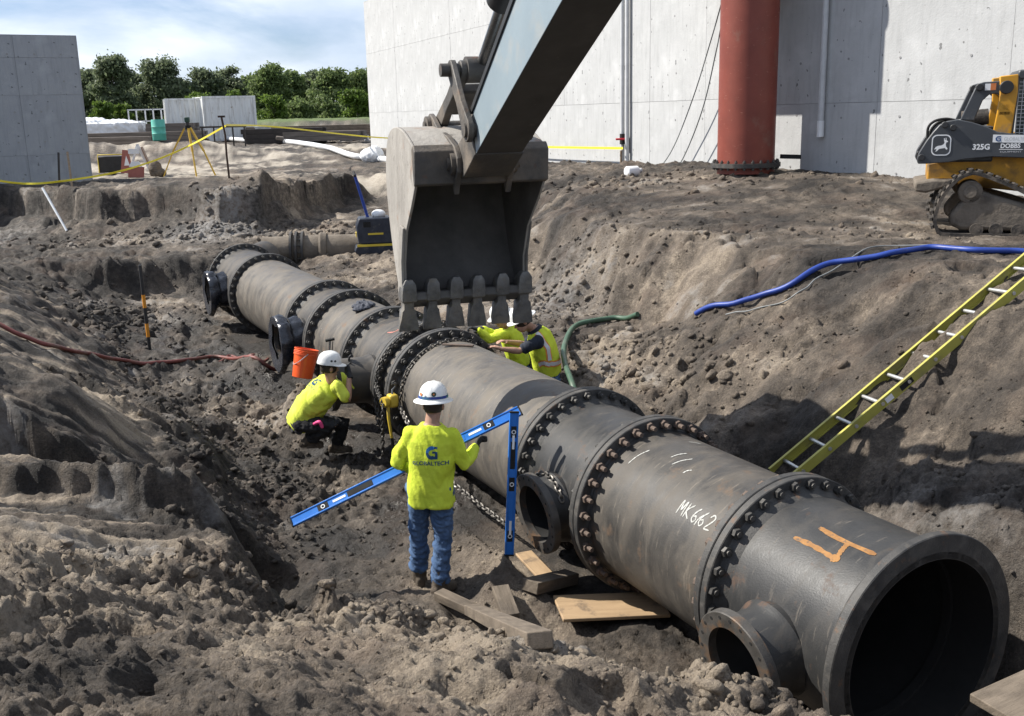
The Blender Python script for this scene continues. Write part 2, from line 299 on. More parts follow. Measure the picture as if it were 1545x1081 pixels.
def height(x, y, fine=True):
    x = np.asarray(x, float); y = np.asarray(y, float)
    s, t = st_of(x, y)
    inside = sstep(34, 27, s) * sstep(-12, -8, s) * sstep(17, 12, np.abs(t))
    nearp = np.exp(-(np.maximum(0, np.abs(t) - 0.5) / 0.5) ** 2)     # keep the bed under the pipe calm
    w1 = fbm(x * .55, y * .55, 3, 1) * .36 * (1 - nearp); w2 = fbm(x * .55, y * .55, 3, 5) * .30 * (1 - nearp)
    wd = fbm(x * 1.6, y * 1.6, 3, 8) * .14 * (1 - nearp)
    z = table(s + w1, t + w2 + wd)
    steps = 0; sband = 0 * s
    for (c_, A_, L_) in ((.55, .20, .8), (2.55, .60, 1.6), (4.9, .10, .5), (5.75, .13, .7)):
        q_ = s + .62 * (t + 3.6) + .22 * w1 + .09 * fbm(t * 2.3, s * .7, 3, 47) - c_; sband = np.maximum(sband, np.exp(-((q_ - .05) / .16) ** 2)); steps = steps + 1.25 * A_ * (sstep(-.055, .04, q_) * np.exp(-np.maximum(q_, 0) / L_) - .55 * np.exp(-((q_ + .25) / .75) ** 2))
    z = z + steps * sstep(-2.45, -3.1, t) * sstep(-8.0, -5.0, t) * sstep(-.3, .5, s) * sstep(14, 10, s)
    edge = np.interp(x + .5 * w1, [-22, -14.6, -12.4, -11, -9, -7.3, -6.4, -5.8, -5, -3.5, -1.5], [31.5, 29.6, 28.4, 27.4, 27.3, 26.2, 26.6, 28.6, 32.0, 32.5, 31.0]) + .8 * wd + .10 * pnoise(x * 1.3, y * 1.3, 41)
    fz = 1.25 + .04 * (y - 25) + (1.12 - .04 * (y - 25)) * (.28 * sstep(-1.3, -.2, y - edge) + .72 * sstep(-.20, .04, y - edge)) + .10 * sstep(.9, .0, np.abs(y - edge - .2)) * pnoise(x * 1.7, y * 1.7, 43)
    fm = sstep(17.3, 18.2, s) * sstep(6.6, 5.4, t) * sstep(-10.5, -8.5, t); z = z * (1 - fm) + fz * fm
    z = z * inside + G0 * (1 - inside)
    # rise of the ground toward the white wall, and the far field
    z = z + .30 * blob(x, y, 4.5, 22, 7, 3.2, -.9) + .28 * blob(x, y, 0.5, 26.5, 2.8, 6, .35)
    z = z + .22 * fbm(x * .045, y * .045, 3, 21) * sstep(30, 45, y)
    z = z + .55 * sstep(37, 54, y) + (.07 * fbm(x * .55, y * .55, 3, 27) + .05 * fbm(x * 2.1, y * 1.2, 3, 28)) * sstep(31, 36, y)
    z = z + .55 * blob(x, y, -18.3, 46, 2.2, 1.6) + .5 * blob(x, y, -14.0, 47, 2.0, 1.5) + .45 * blob(x, y, -16.5, 51, 2.2, 1.6)   # spoil heaps
    z = z + .25 * blob(x, y, -8.2, 28.2, 2.2, 1.0, -.3) + .4 * blob(x, y, -6.2, 27.2, .5, .45)
    z = z + .55 * blob(x, y, -2.80, 13.25, .30, .34) + .35 * blob(x, y, -4.15, 15.9, .45, .6) + .14 * blob(x, y, -.1, 8.1, .5, .5)
    z = z + 1.1 * sstep(70, 82, y) * sstep(104, 94, y) * sstep(-30, -24, x) * sstep(2, -4, x)
    pad = np.clip(1.3 * blob(x, y, 7.4, 14.4, 2.3, 1.6), 0, 1); z = z * (1 - pad) + 2.33 * pad
    # masks: smooth scraped slopes, rough broken ground
    mL = sstep(-2.9, -3.5, t) * sstep(-.75, -.35, s) * sstep(18, 13, s)
    scrape = mL * sstep(-.40, .0, fbm(s * .75, t * .12, 2, 33) + .15)
    scrape = np.maximum(scrape, sstep(1.5, 2.2, t) * sstep(-6, -2, s) * sstep(12, 9, s) * (.55 + .4 * sstep(-.1, .3, fbm(x * .7, y * .7, 3, 37))))
    rough = 0.45 + .55 * sstep(-.25, .35, fbm(x * .5, y * .5, 3, 44))
    crumb = blob(x, y, -1.2, 5.25, 1.5, .42, -.42) + blob(x, y, -2.4, 4.6, .6, .7) + blob(x, y, 1.05, 4.15, .75, .45, -.5) + .9 * blob(x, y, -3.2, 13.2, 1.9, 2.6, .4) + .8 * blob(x, y, 1.35, 12.2, .8, 2.0, .5) \
        + .6 * blob(x, y, -2.6, 10.2, .8, 1.2, .4) + .8 * blob(x, y, -6.5, 25.6, 6, 1.1, .1) + .8 * blob(x, y, -8.0, 19.3, 1.4, 2.0, .3)
    sband = sband * sstep(-2.7, -3.1, t) * sstep(-6.5, -5.0, t) * sstep(-.1, .3, s) * sstep(9, 7, s)
    sband = np.maximum(sband, np.exp(-((t + 3.55 + .12 * s + .5 * w2) / .22) ** 2) * sstep(-1.2, -.5, s) * sstep(3.2, 2.4, s)) * sstep(-.25, .1, fbm(x * 1.2, y * 1.2, 2, 48) + .15)
    crumb = np.clip(np.maximum(crumb, .75 * sband), 0, 1); scrape = scrape * (1 - .9 * sband)
    rough = np.clip(np.maximum(rough * (1 - .75 * scrape), crumb), 0, 1)
    flat = sstep(2.6, 1.6, np.abs(s - 1.0)) * sstep(-2.7, -2.3, t) * sstep(-.8, -1.1, t)
    rough = rough * (1 - .7 * flat)
    rough = rough * (1 - .68 * blob(x, y, -.2, 3.8, 2.4, 1.3) * (1 - crumb))
    far = sstep(24, 40, y)
    amp = (1 - .6 * far) * (1 - .55 * blob(x, y, 7.6, 14.6, 2.2, 1.8))
    z = z + amp * (.075 * fbm(x * .9, y * .9, 4, 11) * (1 - .75 * scrape) * (1 - .6 * nearp))
    if fine:
        rw = fbm(x * 1.1, y * 1.1, 2, 90)
        rid = (1 - 2.2 * np.abs(pnoise(x * 1.9 + rw, y * 1.9 - rw, 91))) ; rid2 = (1 - 2.2 * np.abs(pnoise(x * 4.3 + rw * 2, y * 4.3, 92)))
        calm = (1 - .8 * nearp) * (1 - .8 * flat) * amp
        z = z + calm * (.016 * rid * rough + .012 * rid2)
        slope_ = sstep(.9, 1.4, np.abs(t + .1)) * inside * (1 - sstep(4.8, 6, np.abs(t)))
        gul = np.minimum(1, 2.6 * np.abs(pnoise(s * 2.6 + .8 * rw, t * .55, 95))); z = z - slope_ * calm * .028 * (1 - gul) * (1 - .5 * mL)
        scar = fbm(x * 1.4, y * 1.4, 3, 97); z = z - slope_ * calm * .07 * sstep(.30, .36, scar) * (1 - mL)
        ridge = 1 - np.abs(fbm(x * 2.6, y * 2.6, 3, 25)) * 1.6
        z = z + amp * (1 - .75 * scrape) * (.030 * fbm(x * 4.2, y * 4.2, 5, 15, .62) + .022 * ridge * rough)
        z = z + amp * (1 - .6 * scrape) * (.35 + .65 * rough) * (.013 * fbm(x * 14, y * 14, 3, 16, .65) + .018 * np.maximum(0, fbm(x * 9, y * 9, 3, 17, .6)))
        dA, dB = x + .06 * fbm(x * 7, y * 7, 2, 61), y + .06 * fbm(x * 7, y * 7, 2, 62)
        sel = sstep(-.05, .35, fbm(x * 1.1, y * 1.1, 3, 66) + .45 * crumb)
        z = z + rough * amp * (.42 * clods(dA, dB, .36, 1, .25) * crumb * (1 - sband) + .55 * clods(dA, dB, .17, 2, .45) * (.15 + .85 * sel) + .7 * clods(dA, dB, .09, 3, .6) * (.3 + .7 * sel))
        z = z + rough * sstep(12, 8, y) * (.75 * clods(dA, dB, .05, 4, .65) + .010 * fbm(x * 38, y * 38, 3, 18, .65))
        cr_ = (1 - .85 * scrape) * (.3 + .7 * rough) * amp * (1 - .7 * flat) * sstep(22, 14, y)
        z = z - cr_ * (.030 * (1 - np.minimum(1, 3.4 * np.abs(pnoise(dA * 6.5, dB * 6.5, 101)))) + .020 * (1 - np.minimum(1, 3 * np.abs(pnoise(dA * 14, dB * 14, 103)))))
        z = z - (1 - .5 * scrape) * amp * sstep(12, 7, y) * .010 * (1 - np.minimum(1, 2.6 * np.abs(pnoise(x * 27, y * 27, 105))))
        gr = (lambda q: np.sign(np.sin(q)) * np.abs(np.sin(q)) ** .6)((s + .35 * fbm(s * .5, t * .25, 2, 3)) * 15.0 + 3.0 * fbm(s * .8, t * .3, 2, 9))
        z = z + scrape * mL * (.008 * gr - .034 * (1 - np.minimum(1, 3.2 * np.abs(pnoise(s * 2.6, t * .09, 19)))) - .024 * (1 - np.minimum(1, 3 * np.abs(pnoise(s * 7, t * .12, 20)))) + .012 * fbm(x * 12, y * 12, 3, 24))
        z = z + (scrape > 0) * (1 - mL) * scrape * .022 * fbm(s * 5, t * 1.2, 3, 29)
        # broken lip along the top of each bank
        lip = sstep(.25, .8, np.abs(fbm(x * 1.3, y * 1.3, 3, 71))) * .06
        z = z - lip * (1 - scrape) * (1 - nearp) * inside
    lim = .13 + .9 * np.maximum(0, np.abs(t) - .80)                   # soil stays under the pipe's belly
    z = np.where((s > -3.0) & (s < 14.8) & (np.abs(t) < 1.0) & (s < 13.0), np.minimum(z, np.maximum(lim, .10)), z)
    return z, dict(scrape=scrape, rough=rough, crumb=crumb, s=s, t=t, inside=inside, mL=mL, nearp=nearp)
def gz(x, y): return float(height(np.array([x]), np.array([y]), False)[0][0])
def onground(px, py, dz=0.0, z0=1.0):        # where the line of sight meets the ground
    d = ray(px, py); ys = np.exp(np.linspace(math.log(2.2), math.log(300), 1200)); k = ys / d.y
    zz = height(d.x * k, ys)[0]; hz = CAM_Z + d.z * k; i = int(np.argmax(hz <= zz)); i = max(i, 1)
    a, b = hz[i - 1] - zz[i - 1], hz[i] - zz[i]; u = a / (a - b) if a != b else 0; Y = ys[i - 1] * (1 - u) + ys[i] * u; kk = Y / d.y
    return Vector((d.x * kk, Y, CAM_Z + d.z * kk + dz))

us = np.concatenate([-.66 - np.cumsum(.004 * 1.075 ** np.arange(92))[::-1], np.arange(-.66, .74, .0022), .74 + np.cumsum(.004 * 1.075 ** np.arange(92))])
ys = [-40., -20., -10., -6., -4., -2., -1., 0., .5, 1.0, 1.4, 1.7]; v = 1.9
while v < 32: ys.append(v); v += max(.010, .0034 * v)
st_ = .12
while v < 900: ys.append(v); v += st_; st_ *= 1.06
ys = np.array(ys); NX, NY = len(us), len(ys)
U_, Y = np.meshgrid(us, ys); X = (U_ * (np.maximum(Y, 1.5) + 3.0)).ravel(); Y = Y.ravel()   # mesh gets coarser with distance
Z, MK = height(X, Y)
gm = bpy.data.meshes.new('ground'); gm.vertices.add(NX * NY); gm.vertices.foreach_set('co', np.column_stack([X, Y, Z]).astype(np.float32).ravel())
ii, jj = np.meshgrid(np.arange(NX - 1), np.arange(NY - 1)); a = (jj * NX + ii).ravel()
quads = np.column_stack([a, a + 1, a + 1 + NX, a + NX]).astype(np.int32)
nq = len(quads); gm.loops.add(nq * 4); gm.loops.foreach_set('vertex_index', quads.ravel()); gm.polygons.add(nq)
gm.polygons.foreach_set('loop_start', np.arange(0, nq * 4, 4, dtype=np.int32)); gm.polygons.foreach_set('use_smooth', np.ones(nq, dtype=bool)); gm.update(calc_edges=True)

def tones(x, y, z, mk):
    s, t = mk['s'], mk['t']; n1 = fbm(x * .45, y * .45, 4, 51); n2 = fbm(x * 1.7, y * 1.7, 4, 53); n3 = fbm(x * .09, y * .09, 4, 57)
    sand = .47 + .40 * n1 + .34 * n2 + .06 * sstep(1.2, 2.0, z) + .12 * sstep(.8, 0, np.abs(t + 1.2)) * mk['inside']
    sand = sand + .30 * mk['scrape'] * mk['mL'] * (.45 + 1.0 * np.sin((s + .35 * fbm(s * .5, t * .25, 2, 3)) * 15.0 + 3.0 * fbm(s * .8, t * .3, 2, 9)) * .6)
    sand = sand + .40 * blob(s, t, 1.75, -4.9, .45, .8) + .5 * blob(s, t, 5.25, -4.3, .28, 1.4) + .25 * blob(s, t, -.3, -4.2, .5, .9) - .55 * blob(s, t, .85, -4.2, .55, 1.5) - .35 * blob(s, t, 2.6, -3.9, .5, 1.2)  # negative blobs put the ridge faces' shade into the soil tone
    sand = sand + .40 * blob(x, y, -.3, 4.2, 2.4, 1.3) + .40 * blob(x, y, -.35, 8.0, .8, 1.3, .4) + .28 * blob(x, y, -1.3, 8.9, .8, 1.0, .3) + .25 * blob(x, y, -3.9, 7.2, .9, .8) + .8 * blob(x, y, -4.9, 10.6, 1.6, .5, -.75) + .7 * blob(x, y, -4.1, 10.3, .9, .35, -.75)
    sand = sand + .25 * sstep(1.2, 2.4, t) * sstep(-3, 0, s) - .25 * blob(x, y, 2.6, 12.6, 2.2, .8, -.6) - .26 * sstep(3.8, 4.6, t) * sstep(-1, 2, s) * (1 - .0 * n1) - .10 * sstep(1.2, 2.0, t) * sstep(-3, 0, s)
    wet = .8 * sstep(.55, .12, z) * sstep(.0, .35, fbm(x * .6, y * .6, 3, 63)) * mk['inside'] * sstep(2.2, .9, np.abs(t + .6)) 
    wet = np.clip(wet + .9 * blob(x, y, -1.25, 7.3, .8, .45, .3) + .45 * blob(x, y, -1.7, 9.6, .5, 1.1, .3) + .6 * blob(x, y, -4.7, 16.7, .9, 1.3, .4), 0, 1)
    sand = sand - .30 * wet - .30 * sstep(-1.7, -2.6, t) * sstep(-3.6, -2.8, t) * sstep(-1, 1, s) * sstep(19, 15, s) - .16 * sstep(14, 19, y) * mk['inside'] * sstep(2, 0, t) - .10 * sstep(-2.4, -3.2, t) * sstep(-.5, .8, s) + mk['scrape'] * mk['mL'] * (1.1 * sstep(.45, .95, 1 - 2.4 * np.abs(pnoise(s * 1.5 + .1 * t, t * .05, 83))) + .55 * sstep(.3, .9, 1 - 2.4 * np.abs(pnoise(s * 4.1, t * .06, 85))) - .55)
    farsand = sstep(31, 36, y) * sstep(75, 60, y) * sstep(-.05, .5, .8 * n3 + .5 * n1 + .45 * n2 + .12)
    sand = np.clip(sand, 0, 1)
    clay = np.clip(1.2 * blob(x, y, -7.3, 25.6, 1.3, .8) + .7 * sstep(.30, .6, n2) * sstep(.0, .4, n1) + .8 * blob(x, y, -13.2, 26.3, .8, 1.4) + .7 * blob(x, y, .6, 15.8, .9, 1.2) + .8 * blob(x, y, 3.1, 7.0, .35, .7, .2) * (n2 + .6), 0, 1)
    grass = sstep(72, 82, y + 6 * n3)
    return np.column_stack([np.clip(sand, 0, 1), wet, clay, np.ones_like(x)]), np.column_stack([farsand, grass, sstep(0, 1, mk['rough']), np.ones_like(x)])
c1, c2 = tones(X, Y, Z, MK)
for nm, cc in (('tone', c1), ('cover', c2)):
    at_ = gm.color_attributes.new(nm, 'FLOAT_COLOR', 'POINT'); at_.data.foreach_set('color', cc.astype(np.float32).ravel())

def ground_mat(name, bump=1.0):
    m = bpy.data.materials.new(name); m.use_nodes = True; t = m.node_tree; N = t.nodes; L = t.links; b = N['Principled BSDF']
    tc = N.new('ShaderNodeTexCoord')
    def noise(sc, det=8, rg=.62, out='Fac', dist=0.0):
        n = N.new('ShaderNodeTexNoise'); n.inputs['Scale'].default_value = sc; n.inputs['Detail'].default_value = det; n.inputs['Roughness'].default_value = rg; n.inputs['Distortion'].default_value = dist
        L.new(tc.outputs['Object'], n.inputs['Vector']); return n.outputs[out]
    def attr(nm):
        a_ = N.new('ShaderNodeAttribute'); a_.attribute_name = nm; sp = N.new('ShaderNodeSeparateColor'); L.new(a_.outputs['Color'], sp.inputs[0]); return sp.outputs
    def mix(f, a_, c_):
        q = N.new('ShaderNodeMix'); q.data_type = 'RGBA'
        for sock, val in ((0, f), (6, a_), (7, c_)):
            if isinstance(val, (tuple, float, int)): q.inputs[sock].default_value = val
            else: L.new(val, q.inputs[sock])
        return q.outputs[2]
    def rng_(v, lo, hi, a_=0., c_=1.):
        q = N.new('ShaderNodeMapRange'); q.inputs[1].default_value = lo; q.inputs[2].default_value = hi; q.inputs[3].default_value = a_; q.inputs[4].default_value = c_; L.new(v, q.inputs[0]); return q.outputs[0]
    def math_(op, a_, c_):
        q = N.new('ShaderNodeMath'); q.operation = op; q.use_clamp = True
        for k, val in enumerate((a_, c_)):
            if isinstance(val, (float, int)): q.inputs[k].default_value = val
            else: L.new(val, q.inputs[k])
        return q.outputs[0]
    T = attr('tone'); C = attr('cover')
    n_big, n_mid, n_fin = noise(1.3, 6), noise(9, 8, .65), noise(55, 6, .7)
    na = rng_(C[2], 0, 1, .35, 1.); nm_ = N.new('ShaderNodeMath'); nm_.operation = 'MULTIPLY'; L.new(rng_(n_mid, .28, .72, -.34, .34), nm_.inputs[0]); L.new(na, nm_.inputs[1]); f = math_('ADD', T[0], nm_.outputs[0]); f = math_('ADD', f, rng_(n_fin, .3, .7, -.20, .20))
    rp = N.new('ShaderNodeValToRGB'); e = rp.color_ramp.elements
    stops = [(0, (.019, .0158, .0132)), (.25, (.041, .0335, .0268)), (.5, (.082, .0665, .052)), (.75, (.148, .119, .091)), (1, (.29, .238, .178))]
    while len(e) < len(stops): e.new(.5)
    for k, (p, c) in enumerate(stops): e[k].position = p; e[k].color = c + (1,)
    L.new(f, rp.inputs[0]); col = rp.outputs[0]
    redd = math_('MULTIPLY', rng_(n_big, .52, .72), .35); col = mix(redd, col, (.15, .10, .07, 1))
    clay = math_('MULTIPLY', T[2], rng_(n_mid, .35, .62)); col = mix(clay, col, (.21, .203, .195, 1))
    wetd = math_('MULTIPLY', T[1], .55); col = mix(wetd, col, (.030, .027, .024, 1))
    fs = math_('MULTIPLY', C[0], rng_(n_mid, .2, .6, .55, 1.)); col = mix(fs, col, (.40, .355, .29, 1))
    gcol = mix(n_mid, (.055, .085, .022, 1), (.12, .16, .04, 1)); col = mix(C[1], col, gcol)
    L.new(col, b.inputs['Base Color'])
    w2 = math_('MULTIPLY', T[1], rng_(n_big, .42, .58)); w2 = math_('ADD', w2, rng_(n_mid, .30, .70, 0., .35)); L.new(rng_(w2, 0, 1, .88, .26), b.inputs['Roughness']); b.inputs['Specular IOR Level'].default_value = .38
    bp = N.new('ShaderNodeBump'); bp.inputs['Strength'].default_value = .9 * bump; bp.inputs['Distance'].default_value = .045
    hsum = N.new('ShaderNodeMath'); hsum.operation = 'MULTIPLY_ADD'; hsum.inputs[1].default_value = .5; L.new(noise(95, 5, .7), hsum.inputs[0]); L.new(noise(26, 8, .68), hsum.inputs[2])
    L.new(hsum.outputs[0], bp.inputs['Height']); L.new(bp.outputs[0], b.inputs['Normal'])
    return m
M_ground = ground_mat('soil')
gm.materials.append(M_ground)
ground = bpy.data.objects.new('ground', gm); link(ground); tag(ground, kind='structure')

# loose clods lying on the soil
def clod_field():
    random.seed(21); r_ = np.random.default_rng(21)
    shapes = []
    for k in range(20):
        bm = bmesh.new(); bmesh.ops.create_icosphere(bm, subdivisions=2 if k < 5 else 1, radius=1.0) if k < 14 else bmesh.ops.create_cube(bm, size=1.3)
        pts = np.array([v.co[:] for v in bm.verts]); bmesh.ops.triangulate(bm, faces=bm.faces); f = np.array([[v.index for v in q.verts] for q in bm.faces]); bm.free()
        pts *= np.array([r_.uniform(.75, 1.25), r_.uniform(.7, 1.1), r_.uniform(.5, .85)])
        for _ in range(8):                       # chop flat facets, then crumble
            n_ = r_.normal(size=3); n_ /= np.linalg.norm(n_); d = r_.uniform(.35, .75); h = pts @ n_ - d; pts -= np.outer(np.maximum(h, 0), n_) * .9
        pts *= (1 + r_.uniform(-.13, .13, (len(pts), 1))); shapes.append((pts, f))
    zones = [(-1.2, 5.25, 1.5, .40, -.42, 900, .012, .050), (-2.3, 4.5, .7, .9, 0, 220, .010, .06), (1.05, 4.2, .8, .5, -.5, 420, .012, .06), (.2, 4.6, 1.0, .5, -.3, 260, .008, .03), (-.6, 3.7, 1.6, .7, 0, 350, .004, .018),
             (-3.2, 13.2, 1.9, 2.6, .4, 1300, .015, .065), (1.35, 12.2, .8, 2.0, .5, 600, .02, .085), (-2.6, 10.2, .8, 1.3, .4, 450, .015, .06), (-6.8, 25.8, 5, 1.0, .1, 900, .03, .13), (-8.0, 19.3, 1.4, 2.0, .3, 450, .04, .14),
             (3.0, 10.3, 1.6, 1.3, 0, 250, .008, .045), (4.6, 14.2, 3.5, .9, -.2, 220, .015, .07), (.8, 16.0, 1.0, 1.6, .3, 600, .015, .08), (-.3, 8.6, .8, 1.4, .4, 450, .008, .035), (3.6, 7.2, .6, 1.2, .2, 300, .01, .05),
             (-3.3, 8.4, .8, 1.6, .4, 400, .012, .06), (3, 20.5, 4, 1.0, -.5, 350, .03, .12), (-5.5, 14, 1.2, 2.5, .4, 350, .02, .08)]
    zones += [(-.5, 8.6, 2.2, 3.2, .5, 1100, .006, .026), (3.0, 10.5, 2.0, 2.6, .3, 800, .005, .028), (-3.6, 10.5, 1.5, 3.8, .45, 2400, .008, .04), (-.4, 4.0, 2.2, 1.0, -.2, 1800, .004, .018), (4, 16, 4.5, 3.0, 0, 600, .012, .045), (-5.5, 20, 3.5, 4, .4, 1600, .015, .06)]
    V, F, off = [], [], 0
    for (cx, cy, rx, ry, an, n, lo, hi) in zones:
        a_ = r_.normal(size=(n, 2)) * .62 * [rx, ry]; ca, sa = math.cos(an), math.sin(an); X_ = cx + a_[:, 0] * ca - a_[:, 1] * sa; Y_ = cy + a_[:, 0] * sa + a_[:, 1] * ca
        Z_, mk_ = height(X_, Y_); size = lo + (hi - lo) * r_.random(n) ** 3.0
        for i in range(n):
            if (abs(mk_['t'][i]) < .85 and -3.1 < mk_['s'][i] < 14.6) or mk_['scrape'][i] * mk_['mL'][i] > .35: continue
            big = size[i] / max(Y_[i], 1) > .006; pts, f = shapes[r_.integers(0, 5) if big else (r_.integers(5, 14) if size[i] / max(Y_[i], 1) > .0026 else r_.integers(14, 20))]
            c, s_ = math.cos(r_.random() * 6.28), math.sin(r_.random() * 6.28); q = pts * size[i]; q = np.column_stack([q[:, 0] * c - q[:, 1] * s_, q[:, 0] * s_ + q[:, 1] * c, q[:, 2] * 1.1])
            V.append(q + [X_[i], Y_[i], Z_[i] + size[i] * .08]); F.append(f + off); off += len(pts)
    V = np.concatenate(V); F = np.concatenate(F)
    me = bpy.data.meshes.new('soil_clods'); me.vertices.add(len(V)); me.vertices.foreach_set('co', V.astype(np.float32).ravel()); me.loops.add(F.size); me.loops.foreach_set('vertex_index', F.astype(np.int32).ravel())
    me.polygons.add(len(F)); me.polygons.foreach_set('loop_start', np.arange(0, F.size, 3, dtype=np.int32)); me.update(calc_edges=True); me.validate()
    zz, mk_ = height(V[:, 0], V[:, 1], False); a1, a2 = tones(V[:, 0], V[:, 1], zz, mk_); a1[:, 0] = np.clip(a1[:, 0] * .9 + .20, 0, 1)
    for nm, cc in (('tone', a1), ('cover', a2)):
        q = me.color_attributes.new(nm, 'FLOAT_COLOR', 'POINT'); q.data.foreach_set('color', cc.astype(np.float32).ravel())
    me.materials.append(M_ground); o = bpy.data.objects.new('soil_clods', me); link(o); tag(o, 'loose dark clods and crumbs of soil scattered over the dig', 'soil', kind='stuff')
clod_field()
# ------------------------------------------------------------------ the pipeline
def cast(name, base, dust, rust, dl=.45, dh=.75, **k):
    m = mk(name, base, rough=.46, scale=3.2, bump=.10, bscale=60, stretch=(1, 1.3, 1.3), spec=.35, **k)
    over(m, dust, 2.6, dl, dh, stretch=(2.0, .9, .9), amount=.58, rough=.9, distort=.8)
    over(m, tuple(min(1, c * 1.9) for c in dust), 7, .60, .72, stretch=(5, .7, .7), amount=.45, rough=.9)
    over(m, rust, 4.5, .60, .72, amount=.55, rough=.95)
    return m
M_tee = cast('cast_iron_dark', [(.022, .0225, .023), (.040, .0395, .039)], (.086, .074, .060), (.13, .062, .028), .5, .85)
M_spool = cast('cast_iron_dusty', [(.034, .032, .030), (.064, .059, .053)], (.125, .106, .084), (.15, .09, .05), .42, .72)
M_spool2 = cast('cast_iron_muddy', [(.054, .050, .045), (.096, .087, .077)], (.165, .142, .112), (.17, .10, .06), .38, .66)
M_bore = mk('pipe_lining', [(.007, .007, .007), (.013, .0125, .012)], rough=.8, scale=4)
M_flange = mk('flange_iron', [(.026, .026, .026), (.060, .057, .053)], rough=.6, scale=7, bump=.2, bscale=70, spec=.4)
over(M_flange, (.15, .135, .115), 6, .52, .75, amount=.6, rough=.9); over(M_flange, (.16, .075, .03), 11, .6, .72, amount=.5)
M_rim = mk('flange_machined', [(.045, .042, .038), (.095, .088, .080)], rough=.55, metal=.25, scale=9, bump=.15, bscale=90)
over(M_rim, (.16, .09, .045), 8, .52, .66, amount=.7)
M_boltd = mk('bolt_dark', [(.035, .034, .032), (.10, .095, .088)], rough=.55, metal=.4, scale=22)
M_boltr = mk('bolt_rust', [(.072, .054, .043), (.14, .102, .080)], rough=.85, scale=25, bump=.3, bscale=90)
M_gasket = mk('gasket_rubber', [(.008, .008, .008), (.014, .014, .014)], rough=.8)
RP, RF, RB, NB = .645, .755, .706, 32
FT = .062                                     # flange thickness
def hexnut(mb, x0, x1, r):
    vs = [Vector((x, r * math.cos(k * math.pi / 3), r * math.sin(k * math.pi / 3))) for x in (x0, x1) for k in range(6)]
    mb.add(vs, [(5, 4, 3, 2, 1, 0), (6, 7, 8, 9, 10, 11)] + [(k, (k + 1) % 6, 6 + (k + 1) % 6, 6 + k) for k in range(6)])
def bolt_mesh(name, mats, half, stud=.05):
    mb = MB(); mb.mi = 0; hexnut(mb, -half - .034, -half, .037); mb.cyl((-half - stud - .02, 0, 0), (0, 0, 0), .019, n=8)
    mb.mi = 1; hexnut(mb, half, half + .034, .037); mb.cyl((-.002, 0, 0), (half + .05, 0, 0), .019, n=8)
    return mb.mesh(name, mats, 30)
BM_dark = bolt_mesh('bolt', [M_boltd, M_boltd], FT + .004)
BM_mix = bolt_mesh('bolt', [M_boltr, M_boltd], FT + .004, .075)
BM_f1 = bolt_mesh('bolt', [M_boltd, M_boltr], FT + .004, .03)
def ring_of_bolts(root, x, me, n=NB, r=RB, ph=0.0):
    for k in range(n):
        a = 2 * math.pi * (k + .5) / n + ph; o = bpy.data.objects.new('bolt', me); link(o, root)
        o.location = (x, r * math.cos(a), r * math.sin(a)); o.rotation_euler = (a + random.uniform(-.4, .4), 0, 0)
